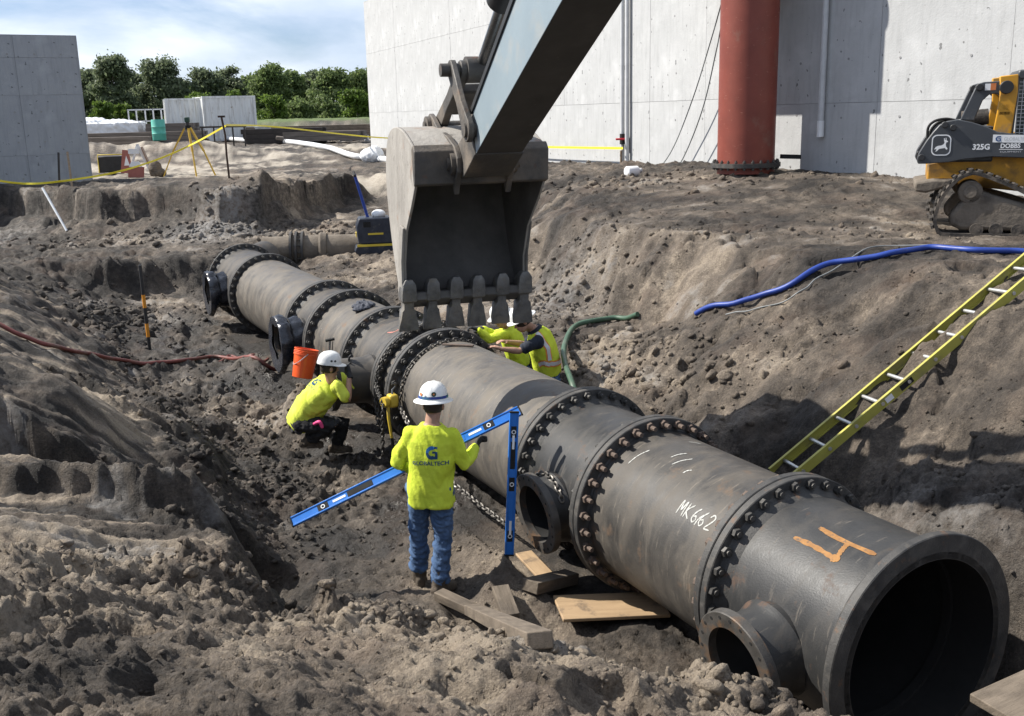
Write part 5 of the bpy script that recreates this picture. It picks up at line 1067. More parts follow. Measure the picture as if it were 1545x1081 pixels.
# --- standing worker with the long level
B0 = Vector((-.72, 8.14, .10)); F_ = Vector((.16, .987, 0)).normalized(); RR = Vector((F_.y, -F_.x, 0)); UP = Vector((0, 0, 1))
def Lc(r_, f_, z): return B0 + RR * r_ + F_ * f_ + UP * z
zl, zr = gz(*Lc(-.12, .14, 0)[:2]), gz(*Lc(.09, -.06, 0)[:2])
J = dict(pelvis=Lc(0, 0, .98), neck=Lc(.045, .01, 1.53), head=Lc(.055, .05, 1.665), shL=Lc(-.125, 0, 1.43), shR=Lc(.205, 0, 1.43), elL=Lc(-.275, .02, 1.17), elR=Lc(.305, .03, 1.17), wrL=Lc(-.20, .215, 1.06), wrR=Lc(.365, .21, 1.27),
         fiL=Lc(-.11, .25, 1.08), fiR=Lc(.41, .26, 1.34), hipL=Lc(-.085, .02, .95), hipR=Lc(.095, 0, .95), knL=Lc(-.135, .08, .53), knR=Lc(.10, .0, .53), anL=Lc(-.155, .12, .11), anR=Lc(.065, -.08, .11), toL=Lc(-.23, .31, .06), toR=Lc(.16, .10, .06))
secs = [(Lc(0.01, .0, .83), .198, .150), (Lc(.01, .0, .95), .190, .148), (Lc(.02, .01, 1.10), .186, .142), (Lc(.03, .005, 1.27), .200, .140), (Lc(.04, .0, 1.385), .200, .122), (Lc(.042, .0, 1.46), .160, .10), (Lc(.045, .01, 1.52), .085, .08)]
w1, sh1, hat1, HV, bs = person('worker standing with his back to us in blue jeans and full brim hard hat', J, RR, M_hiviz, M_denim, 'long', True, 'full', secs=secs, base=B0, headf=(F_ * .97 - UP * .1).normalized(), headu=(UP + F_ * .12).normalized(), handn=(UP, (UP * .6 - RR * .6)), loose=1.0, curls=(1.35, 1.45))
ax = RR; ay = UP; cb_ = Lc(.05, 0, 1.225) - bs
v, f = textmesh('GLOBALTECH', 1.0, 0, .02); wx = max(q.x for q in v) - min(q.x for q in v); k = .30 / wx
stamp(sh1, [Vector((q.x * k, q.y * k * .95, 0)) for q in v], f, cb_, ax, ay, F_, 'print_lettering', M_navyink)
def gmark(k):
    arc = [(math.cos(R(a)), math.sin(R(a))) for a in range(60, 305, 15)]; n = len(arc); vs = [Vector((x * .052 * k, y * .058 * k, 0)) for x, y in arc] + [Vector((x * .026 * k, y * .026 * k, 0)) for x, y in arc]
    fs = [(i, i + 1, n + i + 1, n + i) for i in range(n - 1)]; L1 = vs; o = len(vs)
    for (x0, y0, x1, y1) in ((.005, -.056, .05, -.030), (.028, -.032, .05, .010), (.005, -.006, .029, .012), (.018, .034, .05, .054)):
        vs += [Vector((x0 * k, y0 * k, 0)), Vector((x1 * k, y0 * k, 0)), Vector((x1 * k, y1 * k, 0)), Vector((x0 * k, y1 * k, 0))]; fs.append((o, o + 1, o + 2, o + 3)); o += 4
    return vs, fs, n
vs_, fs_, n_ = gmark(.95); cg = Lc(.065, 0, 1.315) - bs
half = [q for q in fs_[:n_ - 1] if q[0] < 8]; rest = [q for q in fs_ if q not in half]
stamp(sh1, vs_, half, cg, ax, ay, F_, 'print_logo', M_blueink2); stamp(sh1, vs_, rest, cg, ax, ay, F_, 'print_logo', M_navyink)
# hat band and stickers
b = MB(); n = 40; bf = []
for k in range(n):
    a = 2 * math.pi * k / n
    for (t, h) in ((1.045, .018), (1.025, .040)): bf.append(HV(.118 * t * math.cos(a), .142 * t * math.sin(a), h))
b.add(bf, [(2 * k, 2 * ((k + 1) % n), 2 * ((k + 1) % n) + 1, 2 * k + 1) for k in range(n)]); M_band = mk('hat_band', [(.02, .04, .22), (.03, .16, .14)], rough=.6, scale=6, pos=[.45, .55]); b.build('hat_band', M_band, hat1, 60)
def sticker(a, h, r_, m, k=.985):
    b = MB(); c = [HV(.118 * 1.02 * math.cos(a + r_ / .12 * math.cos(t)) , .142 * 1.02 * math.sin(a + r_ / .12 * math.cos(t)), h + r_ * math.sin(t)) for t in [2 * math.pi * q / 14 for q in range(14)]]; b.add(c, [tuple(range(14))]); b.build('sticker', m, hat1)
M_dgreen = mk('sticker_dark', [(.02, .05, .03), (.03, .07, .05)], rough=.5)
sticker(R(-72), .062, .020, M_dgreen); sticker(R(-72), .062, .008, M_or); sticker(R(-130), .058, .015, M_or); sticker(R(-112), .055, .010, M_decal)

# --- crouching worker looking into the branch
def A(px, py, Y): return at(px, py, Y)
F2_ = Vector((.93, .37, 0)).normalized(); R2 = Vector((F2_.y, -F2_.x, 0))      # his right side faces us
J = dict(neck=A(499, 571, 11.72), head=A(497, 556, 11.72), shR=A(509, 584, 11.58), shL=A(513, 572, 11.95), elR=A(525, 604, 11.55), wrR=A(527, 566, 11.72), fiR=A(522, 550, 11.80), elL=A(538, 590, 12.10), wrL=A(533, 556, 12.20), fiL=A(526, 544, 12.2),
         hipR=A(452, 641, 11.72), hipL=A(456, 634, 11.98), knR=A(505, 641, 11.62), knL=A(522, 640, 12.05), anR=A(462, 664, 11.80), anL=A(506, 672, 12.05), toR=A(484, 668, 11.78), toL=A(526, 672, 12.05))
zf = gz(J['anR'].x, J['anR'].y); 
secs = [(A(449, 641, 11.85), .20, .145), (A(454, 633, 11.85), .205, .165), (A(467, 614, 11.83), .21, .175), (A(484, 596, 11.80), .225, .175), (A(496, 583, 11.78), .215, .15), (A(500, 577, 11.76), .12, .09), (A(501, 573, 11.74), .08, .075)]
hf = Vector((.84, .48, -.16)).normalized(); hu = (Vector((0.05, .0, 1)) - hf * Vector((0.05, 0, 1)).dot(hf)).normalized()
w2, sh2, hat2, HV2, bs2 = person('crouching worker in yellow shirt and black trousers beside the orange pail', J, R2, M_hivizp, M_blackcl, 'short', True, 'cap', secs=secs, headf=hf, headu=hu, handn=(Vector((-1, 0, .2)), Vector((-.6, -.7, .2))), curls=(.5, .5), wseed=9)
v, f = textmesh('GLOBALTECH', 1.0); wx = max(q.x for q in v) - min(q.x for q in v)
spn = (secs[4][0] - secs[1][0]).normalized(); cgl = secs[4][0] * .5 + secs[3][0] * .5 - bs2; dn = spn.cross(R2).normalized(); dn = dn if dn.z < 0 else -dn
stamp(sh2, [Vector((q.x * .24 / wx, q.y * .24 / wx, 0)) for q in v], f, cgl - spn * .05, R2, spn, dn, 'print_lettering', M_navyink); stamp(sh2, vs_, fs_, cgl + spn * .04, R2, spn, dn, 'print_logo', M_navyink)
b = MB(); hat_r = hf.cross(hu)
for a_, m_ in ((-48, M_char), (-66, M_char)):
    c = [HV2(.118 * 1.0 * math.cos(R(a_ + 62) * -1 if False else R(8 - (a_ + 57) * .8)), 0, 0)]
for k, ang in enumerate((-8, 10)):
    b = MB(); pts = []
    for t in range(12):
        th = 2 * math.pi * t / 12; aa = R(ang) + .10 * math.cos(th); pts.append(HV2(.118 * 1.01 * math.cos(aa), .142 * 1.01 * math.sin(aa), .052 + .013 * math.sin(th)))
    b.add(pts, [tuple(range(12))]); b.build('sticker', M_char, hat2)
b = MB(); b.tube(smoothpath([A(474, 640, 11.60) - bs2, A(482, 637, 11.55) - bs2, A(486, 644, 11.56) - bs2], 4), .022, 8, round_ends=True); M_pink = mk('pink_flagging', [(.75, .06, .22), (.8, .1, .28)], rough=.6); b.build('flagging_roll', M_pink, w2, 60)

# --- two workers leaning over the far side of the pipe
def far_worker(label, X, Y, zg, J, secs, rt, **kw): return person(label, J, rt, secs=secs, **kw)
R3 = Vector((.35, .94, 0)).normalized()
J = dict(neck=A(799, 494, 12.35), head=A(788, 486, 12.25), shL=A(812, 516, 12.15), shR=A(814, 506, 12.6), elL=A(783, 530, 12.05), wrL=A(757, 527, 12.0), fiL=A(742, 522, 12.0), elR=A(792, 520, 12.75), wrR=A(765, 516, 12.6), fiR=A(750, 514, 12.5),
         hipL=A(829, 575, 12.3), hipR=A(833, 570, 12.5), knL=A(822, 610, 12.25), knR=A(828, 606, 12.55), anL=A(830, 650, 12.3), anR=A(836, 646, 12.6), toL=A(815, 654, 12.2), toR=A(820, 650, 12.5))
secs = [(A(828, 566, 12.4), .18, .13), (A(826, 556, 12.4), .185, .135), (A(823, 540, 12.38), .19, .14), (A(818, 522, 12.36), .205, .14), (A(813, 508, 12.36), .20, .12), (A(808, 499, 12.36), .12, .09), (A(805, 495, 12.36), .08, .08)]
hf3 = Vector((-.85, -.35, -.4)).normalized(); hu3 = (Vector((-.2, 0, 1)) - hf3 * Vector((-.2, 0, 1)).dot(hf3)).normalized()
w3, sh3, hat3, HV3, bs3 = person('worker in navy shirt and reflective vest reaching over the pipe', J, R3 * -1, M_navy, M_denim, 'short', False, 'full', secs=secs, headf=hf3, headu=hu3, handn=(Vector((0, 0, 1)), Vector((0, 0, 1))), curls=(.35, .35), wseed=14)
# vest over the shirt: same trunk, a little larger, open at the arms
vt = MB(); torso(vt, [(c - bs3, a * 1.03 + .012, b * 1.05 + .015) for c, a, b in secs[:5]] + [(secs[5][0] - bs3, .135, .10)], R3 * -1)
vest = remesh(vt, 'vest', M_hiviz, w3, .012, 2, .008, 7, (1, 1, .6), 5)
def bandtube(root, pts, w, m, name, surf, dirn): pass
bv = BVHTree.FromPolygons([v.co.copy() for v in vest.data.vertices], [tuple(p.vertices) for p in vest.data.polygons])
def vest_band(pts, w, m, name, off):
    P_ = smoothpath(pts, 6); vs, fs = [], []
    for i, p in enumerate(P_):
        d = (P_[min(i + 1, len(P_) - 1)] - P_[max(i - 1, 0)]).normalized(); loc, nrm, _, _ = bv.find_nearest(p); s_ = d.cross(nrm).normalized()
        for sg in (-1, 0, 1):
            l2, n2, _, _ = bv.find_nearest(loc + s_ * (w * sg)); vs.append(l2 + n2 * off)
    fs = [(3 * i + k, 3 * i + k + 1, 3 * i + 4 + k, 3 * i + 3 + k) for i in range(len(P_) - 1) for k in (0, 1)]
    MB().add(vs, fs).build(name, m, vest, 60)
for w_, m_, nm, of in ((.040, M_orange, 'orange_band', .005), (.024, M_refl, 'reflective_band', .009)):
    vest_band([A(809, 500, 12.2) - bs3, A(822, 508, 12.1) - bs3, A(830, 525, 12.1) - bs3, A(832, 545, 12.15) - bs3], w_, m_, nm, of)
    vest_band([A(808, 556, 12.1) - bs3, A(822, 556, 12.05) - bs3, A(836, 550, 12.2) - bs3, A(842, 545, 12.5) - bs3], w_, m_, nm, of)
R4 = Vector((.15, .98, 0)).normalized()
J = dict(neck=A(765, 492, 13.25), head=A(757, 481, 13.15), shL=A(762, 505, 13.0), shR=A(772, 500, 13.5), elL=A(738, 512, 12.9), wrL=A(722, 498, 12.9), fiL=A(712, 494, 12.9), elR=A(745, 505, 13.6), wrR=A(728, 497, 13.5), fiR=A(715, 494, 13.4),
         hipL=A(782, 548, 13.2), hipR=A(788, 543, 13.4), knL=A(778, 590, 13.1), knR=A(784, 586, 13.4), anL=A(786, 625, 13.2), anR=A(792, 621, 13.5), toL=A(772, 628, 13.1), toR=A(778, 624, 13.4))
secs = [(A(786, 552, 13.25), .18, .13), (A(783, 543, 13.25), .185, .14), (A(778, 528, 13.25), .19, .15), (A(772, 511, 13.25), .205, .145), (A(768, 500, 13.25), .20, .12), (A(766, 495, 13.25), .12, .09), (A(765, 493, 13.25), .08, .08)]
hf4 = Vector((-.8, -.45, -.35)).normalized(); hu4 = (Vector((-.2, 0, 1)) - hf4 * Vector((-.2, 0, 1)).dot(hf4)).normalized()
person('worker in plain yellow shirt bent behind the bucket teeth', J, R4 * -1, M_hiviz, M_denim, 'long', True, 'full', secs=secs, headf=hf4, headu=hu4, handn=(Vector((0, 0, 1)), Vector((0, 0, 1))), wseed=17)
# ------------------------------------------------------------------ tools and materials in the dig
M_lvl = mk('level_blue', [(.010, .13, .48), (.018, .17, .56)], rough=.35, scale=4, spec=.5); over(M_lvl, (.25, .27, .30), 6, .64, .78, amount=.45)
M_vial = mk('vial', [(.55, .75, .25), (.65, .8, .35)], rough=.2)
def level(label, a, b_, faceup, h=.075, t=.03):
    a, b_ = Vector(a), Vector(b_); o = thing('spirit_level', label, 'level', b_ if b_.z < a.z else a); base = o.location.copy(); a -= base; b_ -= base; d = (b_ - a).normalized(); L = (b_ - a).length
    n_ = (faceup - d * faceup.dot(d)).normalized(); s_ = d.cross(n_)
    m = Matrix((d, s_, n_)).transposed(); c = (a + b_) / 2
    q = MB(); q.box(c, (L - .03, h - .022, t - .012), m); q.build('web', M_lvl, o)
    for sg in (-1, 1): MB().box(c + s_ * sg * (h / 2 - .006), (L - .03, .012, t), m).build('rail', M_lvl, o, bevel=.002)
    for sg in (-1, 1): MB().box(c + d * sg * (L / 2 - .007), (.014, h + .004, t + .004), m).build('end_cap', M_gasket, o, bevel=.003)
    for f_ in (-.36, 0, .36):
        q = MB(); q.box(c + d * (L * f_), (.10 if f_ else .12, h - .03, t - .008), m); w = q.build('vial_window', M_gasket, o, bevel=.003)
        e = MB(); ax = d if f_ == 0 else s_; e.cyl(c + d * (L * f_) - ax * .024, c + d * (L * f_) + ax * .024, .0105, n=10); ww = e.build('vial', M_vial, w, 40)
        for sg in (1, -1): MB().lathe([(0, .012), (0, .019), (.003, .019), (.003, .012)], 18, axis='z', closed=True).build('vial_ring', M_decal, w).matrix_local = Matrix.Translation(c + d * (L * f_) + n_ * sg * (t / 2 - .004)) @ m.to_4x4() @ Matrix.Diagonal((1, 1, sg, 1))
    for f_ in (-.2, .2):
        q = MB(); q.box(c + d * (L * f_), (.24, h - .034, t - .008), m); q.build('grip_slot', M_gasket if f_ < 0 else M_lvl, o, bevel=.004)
        q = MB(); q.box(c + d * (L * (f_ + (.1 if f_ > 0 else -.09))), (.12, .020, t - .0075), m); q.build('maker_mark', M_decal, o)
    return o
LV = (at(439, 789, 8.18), at(786, 619, 8.46))
level('long bright blue spirit level held across the standing worker', LV[0], LV[1], Vector((-.1, -.75, .66)), h=.088, t=.034)
lb = at(768, 839, 8.22); lt = at(776, 621, 8.36)
level('dark blue spirit level standing upright beside the pipe branch', lt, lb, Vector((.15, -1, .0)), h=.078)

# ladder on the right bank
M_fib = mk('yellow_fibreglass', [(.31, .285, .05), (.40, .37, .075)], rough=.5, scale=5, spec=.45); over(M_fib, (.17, .145, .10), 5, .50, .70, amount=.7)
M_alu = mk('aluminium', [(.48, .48, .47), (.62, .62, .60)], rough=.4, metal=.7, scale=12)
l0, l1 = at(1163, 712, 8.72), at(1552, 384, 9.32); ld = (l1 - l0).normalized(); l1 = l0 + ld * 3.6; rv = Vector((.085, -.34, .03)); rv -= ld * rv.dot(ld)
ladr = thing('ladder', 'yellow fibreglass ladder lying against the right bank', 'ladder', l0); nl = ld.cross(rv).normalized(); nl = nl if nl.z > 0 else -nl
for k, o_ in enumerate((Vector(), rv)):
    q = MB(); m = Matrix((ld, rv.normalized(), nl)).transposed(); L = 3.6; sg = 1 if k == 0 else -1
    c = o_ + ld * (L / 2); q.box(c, (L, .008, .085), m)
    q.box(c + rv.normalized() * (sg * .012) + nl * .039, (L, .030, .008), m); q.box(c + rv.normalized() * (sg * .012) - nl * .039, (L, .030, .008), m); q.build('rail', M_fib, ladr)
for k in range(12):
    p = ld * (.16 + k * .305); MB().tube([p - rv.normalized() * .012, p + rv + rv.normalized() * .012], .017, 10).build('rung', M_alu, ladr, 40)
    if k % 3 == 0: MB().box(p - rv.normalized() * .015, (.05, .016, .03), m).build('rung_bracket', M_alu, ladr)
for o_, sg in ((rv, 1),):
    MB().box(o_ + ld * 1.35 + rv.normalized() * .0065, (.14, .002, .05), m).build('label', M_gasket, ladr); MB().box(o_ + ld * 1.15 + rv.normalized() * .0065, (.08, .002, .05), m).build('label', M_decal, ladr)

# hoses
def hose(name, label, cat, pts, r_, m, lift=None, k=7, sink=.3):
    W = []
    for p in pts:
        if len(p) == 2: q = onground(*p); q.z = gz(q.x, q.y) + r_ * .8 + .03
        else: q = at(*p)
        W.append(q)
    P_ = smoothpath(W, k)
    for i, p in enumerate(P_):
        if len(pts[min(i // k, len(pts) - 1)]) == 2:
            z_ = gz(p.x, p.y) + r_ * .9 + .02; p.z = z_
    for _ in range(3):
        Z_ = [p.z for p in P_]
        for i in range(1, len(P_) - 1): P_[i].z = (Z_[i - 1] + 2 * Z_[i] + Z_[i + 1]) / 4
    b = P_[len(P_) // 2].copy(); o = thing(name, label, cat, b); MB().tube([p - b for p in P_], r_, 10).build('tube', m, o, 60); return o, P_
M_blueh = mk('blue_hose', [(.012, .035, .20), (.02, .055, .28)], rough=.45, scale=6); over(M_blueh, (.15, .15, .17), 5, .6, .78, amount=.6)
M_greenh = mk('green_hose', [(.035, .075, .045), (.06, .115, .075)], rough=.5, scale=6); over(M_greenh, (.16, .15, .12), 4, .52, .75, amount=.6)
M_redh = mk('red_hose', [(.12, .030, .025), (.18, .05, .04)], rough=.55, scale=6); over(M_redh, (.14, .11, .085), 3, .48, .7, amount=.7)
hose('water_hose', 'long blue hose running along the top of the right bank', 'hose', [(1050, 480), (1100, 470), (1150, 451), (1200, 431), (1250, 413), (1300, 400), (1350, 389), (1400, 383), (1470, 384), (1545, 387), (1600, 392)], .034, M_blueh)
hose('green_hose', 'green hose curling down behind the pipe near the vest worker', 'hose', [(868, 592, 11.4), (862, 575, 11.6), (852, 545, 12.2), (852, 520, 12.9), (866, 500), (895, 489), (930, 485), (962, 483)], .036, M_greenh)
hose('red_hose', 'dusty red hose crossing the left bank to the orange pail', 'hose', [(-20, 490), (40, 513), (100, 531), (180, 545), (230, 549), (270, 548), (330, 542), (385, 543), (432, 560)], .030, M_redh)
hose('red_hose', 'short reddish hose lying loose just above the long one', 'hose', [(330, 546), (350, 536), (380, 538), (405, 545)], .022, M_redh)
hose('thin_wire', 'thin grey wire trailing beside the blue hose', 'wire', [(1095, 478), (1130, 476), (1170, 462), (1210, 440), (1235, 424), (1290, 392), (1330, 376), (1400, 372)], .008, M_cable)

# striped rod, white stick, orange pail
M_or2 = mk('orange_paint', [(.58, .22, .02), (.66, .28, .03)], rough=.5); M_pail = mk('orange_pail', [(.70, .085, .018), (.78, .12, .03)], rough=.35, scale=5, spec=.5)
g = onground(226, 528); st = thing('survey_rod', 'orange and black striped rod standing in the left mud', 'rod', (g.x, g.y, g.z - .05)); top = at(223, 400, g.y).z - g.z + .05
zs_ = [0, .28, .52, .80, 1.03, top]; 
for k in range(5): MB().cyl((-.012 * k / 5, 0, top * zs_[k] / zs_[5]), (-.012 * (k + 1) / 5, 0, top * zs_[k + 1] / zs_[5]), .03, n=10).build('rod_band', M_or2 if k in (1, 3) else M_black, st, 40)
a, b_ = onground(101, 350), onground(64, 283); a.z += .02; b_ = at(64, 284, a.y + .6); o = thing('white_stick', 'thin white plastic stick leaning on the far left cut', 'stick', a); MB().cyl((0, 0, 0), b_ - a, .03, n=10).build('stick_shaft', M_white, o, 40)
pc = at(456, 570, 13.15)
pl = thing('orange_pail', 'bright orange pail tilted beside the crouching worker', 'bucket', pc); pl.rotation_euler = (R(-6), R(14), R(20))
q = MB(); q.lathe([(0, .02), (0, .125), (.005, .132), (.30, .152), (.30, .160), (.315, .160), (.315, .152), (.37, .155), (.375, .162), (.385, .162), (.385, .148), (.02, .122), (.02, .02)], 36, axis='z'); q.build('pail_body', M_pail, pl, 40)
MB().tube(smoothpath([Vector((0, -.16, .33)), Vector((-.10, -.15, .22)), Vector((-.14, 0, .16)), Vector((-.10, .15, .22)), Vector((0, .16, .33))], 5), .005, 6).build('wire_handle', M_galv, pl)
v, f = textmesh('THE PAIL', 1.0) if False else ([], [])
for k in range(3): MB().lathe([(.31 + k * .018, .157), (.316 + k * .018, .163), (.322 + k * .018, .157)], 36, axis='z').build('rib', M_pail, pl, 50)
a, b_ = at(488, 548, 12.75), at(498, 513, 12.85); o = thing('long_handled_tool', 'steel tool with black T grip standing behind the crouching worker', 'tool', a - Vector((0, 0, .45))); base = o.location.copy()
MB().cyl((0, 0, -.05), b_ - base, .012, n=8).build('shaft', M_rod, o, 40); MB().cyl(b_ - base + Vector((-.055, 0, -.01)), b_ - base + Vector((.055, -.01, .012)), .02, n=10).build('grip', M_gasket, o, 40)
MB().cyl((.08, 0, .3), b_ - base + Vector((.035, 0, -.02)), .006, n=6).build('side_rod', M_gasket, o, 40)

# chains, lever hoist, rag
M_chain = mk('chain_steel', [(.10, .092, .082), (.22, .205, .185)], rough=.5, metal=.6, scale=20); M_chaind = mk('chain_dark', [(.035, .033, .03), (.085, .08, .073)], rough=.55, metal=.5, scale=20)
def chain(label, pts, m=M_chain, L=.052, r_=.0075, w=.017):
    P_ = smoothpath(pts, 8); d = [0]
    for i in range(1, len(P_)): d.append(d[-1] + (P_[i] - P_[i - 1]).length)
    n = max(2, int(d[-1] / (L * .74))); b0 = P_[0].copy(); o = thing('lifting_chain', label, 'chain', b0); q = MB(); j = 0
    for k in range(n):
        s = (k + .5) * d[-1] / n
        while j < len(d) - 2 and d[j + 1] < s: j += 1
        t = (s - d[j]) / max(1e-6, d[j + 1] - d[j]); c = P_[j].lerp(P_[j + 1], t) - b0; dr = (P_[j + 1] - P_[j]).normalized(); u, v_ = perp(dr)
        if k % 2: u, v_ = v_, u
        ang = random.uniform(-.35, .35); u = (u * math.cos(ang) + v_ * math.sin(ang)); hl = L / 2 - w
        lp = [c + dr * (hl + w * math.cos(a)) * 1 + u * (w * math.sin(a)) if abs(a) < 1.6 else c + dr * (-hl + w * math.cos(a)) + u * (w * math.sin(a)) for a in [2 * math.pi * i / 10 - math.pi + .3 for i in range(10)]]
        q.tube(lp + lp[:1], r_, 5, cap=False)
    tag(q.build('links', m, o, 60), kind='stuff'); return o
def around(s, a0, a1, r_=RP + .016, n=9, ds=0.0): return [S(s + ds * i / (n - 1), -r_ * math.cos(R(a0 + (a1 - a0) * i / (n - 1))), .9 + r_ * math.sin(R(a0 + (a1 - a0) * i / (n - 1)))) for i in range(n)]
chain('dark chain slung over the long pipe beside the coupling', around(4.02, 118, 4, ds=.02), M_chaind, .065, .009, .021)
chain('pale chain running from the lever hoist under the long pipe', [S(4.02, -.70, .92), S(3.7, -.73, .80), S(3.2, -.76, .62), S(2.6, -.72, .45), S(2.0, -.66, .36), S(1.35, -.60, .30)], M_chain, .062, .009, .02)
ch0 = at(571, 560, 11.35); chain('hanging chain beside the coupling flange, its end near the mud', [S(4.55, -.68, 1.32), S(4.45, -.80, 1.05), at(577, 610, 11.2), at(577, 650, 11.2), at(578, 692, 11.2)], M_chaind, .058, .0085, .019)
chain('second hanging chain looped over the coupling', around(4.52, 110, 5, RF + .03) + [S(4.40, -.82, .72), S(4.35, -.84, .55)], M_chaind, .058, .0085, .019)
chain('chain looped round the open branch behind the upright level', [S(.52 + .30 * math.cos(R(a)), -.70, .82 + .305 * math.sin(R(a))) for a in range(150, -60, -20)], M_chain, .058, .0085, .019)
M_hoist = mk('hoist_yellow', [(.52, .36, .03), (.60, .44, .06)], rough=.45, scale=8); over(M_hoist, (.2, .17, .12), 8, .55, .72, amount=.7)
hp = S(4.02, -.76, .95); o = thing('lever_hoist', 'yellow lever hoist hanging at the left side of the coupling', 'hoist', hp)
MB().box((0, 0, 0), (.11, .13, .15), Matrix.Rotation(.5, 3, 'Z')).build('gear_case', M_hoist, o, bevel=.025); MB().cyl((-.06, -.05, .0), (-.10, -.09, .0), .06, n=16).build('hand_wheel', M_hoist, o, 40)
MB().tube([(-.05, -.05, -.03), (-.045, -.08, -.2), (-.02, -.09, -.42)], [.022, .018, .016], 8).build('lever', M_hoist, o, 50); MB().cyl((-.02, -.09, -.42), (-.015, -.09, -.50), .02, n=10).build('grip', M_gasket, o, 40)
MB().tube([(0, 0, .07), (0, .02, .12), (.035, .03, .15), (.04, .02, .19), (0, 0, .2)], .012, 8).build('hook', M_rod, o, 60)
rg = MB(); random.seed(31)
for k in range(9):
    a = R(78 + random.uniform(-7, 12)); s_ = 6.75 + random.uniform(-.12, .16); c = S(s_, -(RP + .025) * math.cos(a), .9 + (RP + .025) * math.sin(a)); rg.ball(c, (random.uniform(.07, .13), random.uniform(.05, .09), random.uniform(.025, .045)), 7, Matrix.Rotation(random.uniform(0, 3), 3, 'Z'))
ragc = S(6.75, -.1, 1.55); rg.v = [tuple(Vector(v_) - ragc) for v_ in rg.v]; ro = thing('rag', 'crumpled dark rag lying on top of the pipe', 'rag', ragc); M_rag = mk('dark_rag', [(.03, .035, .05), (.08, .085, .10)], rough=.9, scale=9, bump=.6, bscale=25); remesh(rg, 'cloth', M_rag, ro, .012, 1, .02, 16, (1, 1, 1), 4)
pr = S(3.7, -.02, RP + .9 + .012); o = thing('pry_bar', 'rusty flat bar lying on top of the long pipe', 'bar', pr); MB().bar((-.22, .1, .0), (.14, -.02, .0), .045, .02).build('bar_shaft', M_boltr, o, bevel=.006)

# timber
M_timber = mk('muddy_timber', [(.085, .068, .050), (.18, .145, .11)], rough=.85, scale=3.5, stretch=(1, 7, 7), bump=.35, bscale=22); over(M_timber, (.07, .056, .044), 4, .5, .68, amount=.7)
M_ply = mk('pale_plank', [(.27, .185, .105), (.38, .265, .155)], rough=.75, scale=2.5, stretch=(1.2, 9, 9), bump=.2, bscale=25); over(M_ply, (.12, .09, .065), 5, .58, .68, amount=.8)
def timber(name, label, pa, pb, w, h, m, cat='timber', lift=0.0, group=None, roll=0.0, za=None):
    a = onground(*pa) if len(pa) == 2 else at(*pa); b_ = onground(*pb) if len(pb) == 2 else at(*pb)
    for p, q in ((a, pa), (b_, pb)):
        if len(q) == 2: p.z = gz(p.x, p.y) + h * .25 + .015
    a.z += lift; b_.z += lift; o = thing(name, label, cat, a, 0, group); d = b_ - a; mb = MB(); mb.box((d.length / 2, 0, 0), (d.length, w, h)); ob = mb.build('plank_body', m, o, bevel=.006)
    x = d.normalized(); y = Vector((0, 0, 1)).cross(x).normalized(); z = x.cross(y); mm = Matrix((x, y, z)).transposed().to_4x4() @ Matrix.Rotation(roll, 4, 'X'); o.matrix_world = Matrix.Translation(a) @ mm; return o
timber('timber_block', 'left squared timber lying in the mud near the standing worker', (662, 905), (748, 943), .11, .075, M_timber, lift=.02)
timber('timber_block', 'long squared timber slanting toward us below the others', (712, 930), (815, 982), .12, .08, M_timber, lift=.0)
timber('timber_block', 'short timber resting on top of the slanting one', (755, 903), (772, 950), .14, .07, M_timber, lift=.07)
timber('timber_block', 'dark timber cribbing under the pipe joint', (800, 898), (862, 880), .16, .10, M_timber, lift=.02)
timber('plywood_sheet', 'pale wooden board lying half in shadow under the pipe', (842, 930), (1000, 925), .42, .03, M_ply, 'board', lift=.05)
timber('plywood_sheet', 'narrow pale board beside the open branch', (790, 842), (835, 890), .16, .025, M_ply, 'board', lift=.03)
timber('timber_block', 'weathered plank wedged along the pipe bed beyond the standing worker', (700, 700), (752, 745), .2, .06, M_timber, lift=.12)
timber('wood_plank', 'brown plank corner poking in at the bottom right', (1500, 1075, 4.6), (1640, 1010, 4.9), .30, .05, M_timber, 'board')

# walk-behind compactor on the far bench
cp = onground(566, 380); cp.z = gz(cp.x, cp.y)
cm = thing('plate_compactor', 'black and yellow plate compactor parked on the far bench', 'compactor', cp, R(10))
M_cy = mk('compactor_yellow', [(.55, .40, .03), (.62, .48, .06)], rough=.5); M_navyp = mk('compactor_dark', [(.012, .016, .028), (.03, .036, .05)], rough=.45, scale=6); over(M_navyp, (.15, .13, .1), 6, .58, .74, amount=.6)
MB().prism([(-.36, .22), (-.40, .62), (-.33, .80), (.36, .80), (.42, .60), (.40, .22)], (0, 0, 0), X3, Z3, Y3, .62).build('hood', M_navyp, cm, bevel=.03)
MB().prism([(-.46, .06), (-.40, .0), (.40, .0), (.48, .08), (.42, .18), (-.42, .18)], (0, 0, 0), X3, Z3, Y3, .66).build('base_plate', M_navyp, cm, bevel=.02)
MB().box((0, -.33, .20), (.80, .02, .05)).build('stripe', M_cy, cm); MB().box((.02, -.315, .45), (.34, .014, .04)).build('stripe', M_cy, cm); MB().box((-.40, 0, .42), (.014, .3, .1)).build('stripe', M_cy, cm)
MB().box((-.16, -.313, .66), (.16, .01, .12)).build('grille', M_gasket, cm); MB().ball((.12, 0, .86), (.16, .16, .10), 8).build('engine_cover', M_white, cm, 60)
MB().tube([(-.12, 0, .78), (-.20, 0, 1.1), (-.36, 0, 1.75)], .035, 10).build('handle', M_blueh, cm, 50); MB().tube([(-.36, -.16, 1.72), (-.38, 0, 1.80), (-.36, .16, 1.72)], .03, 8).build('handle_grip', M_gasket, cm, 50)
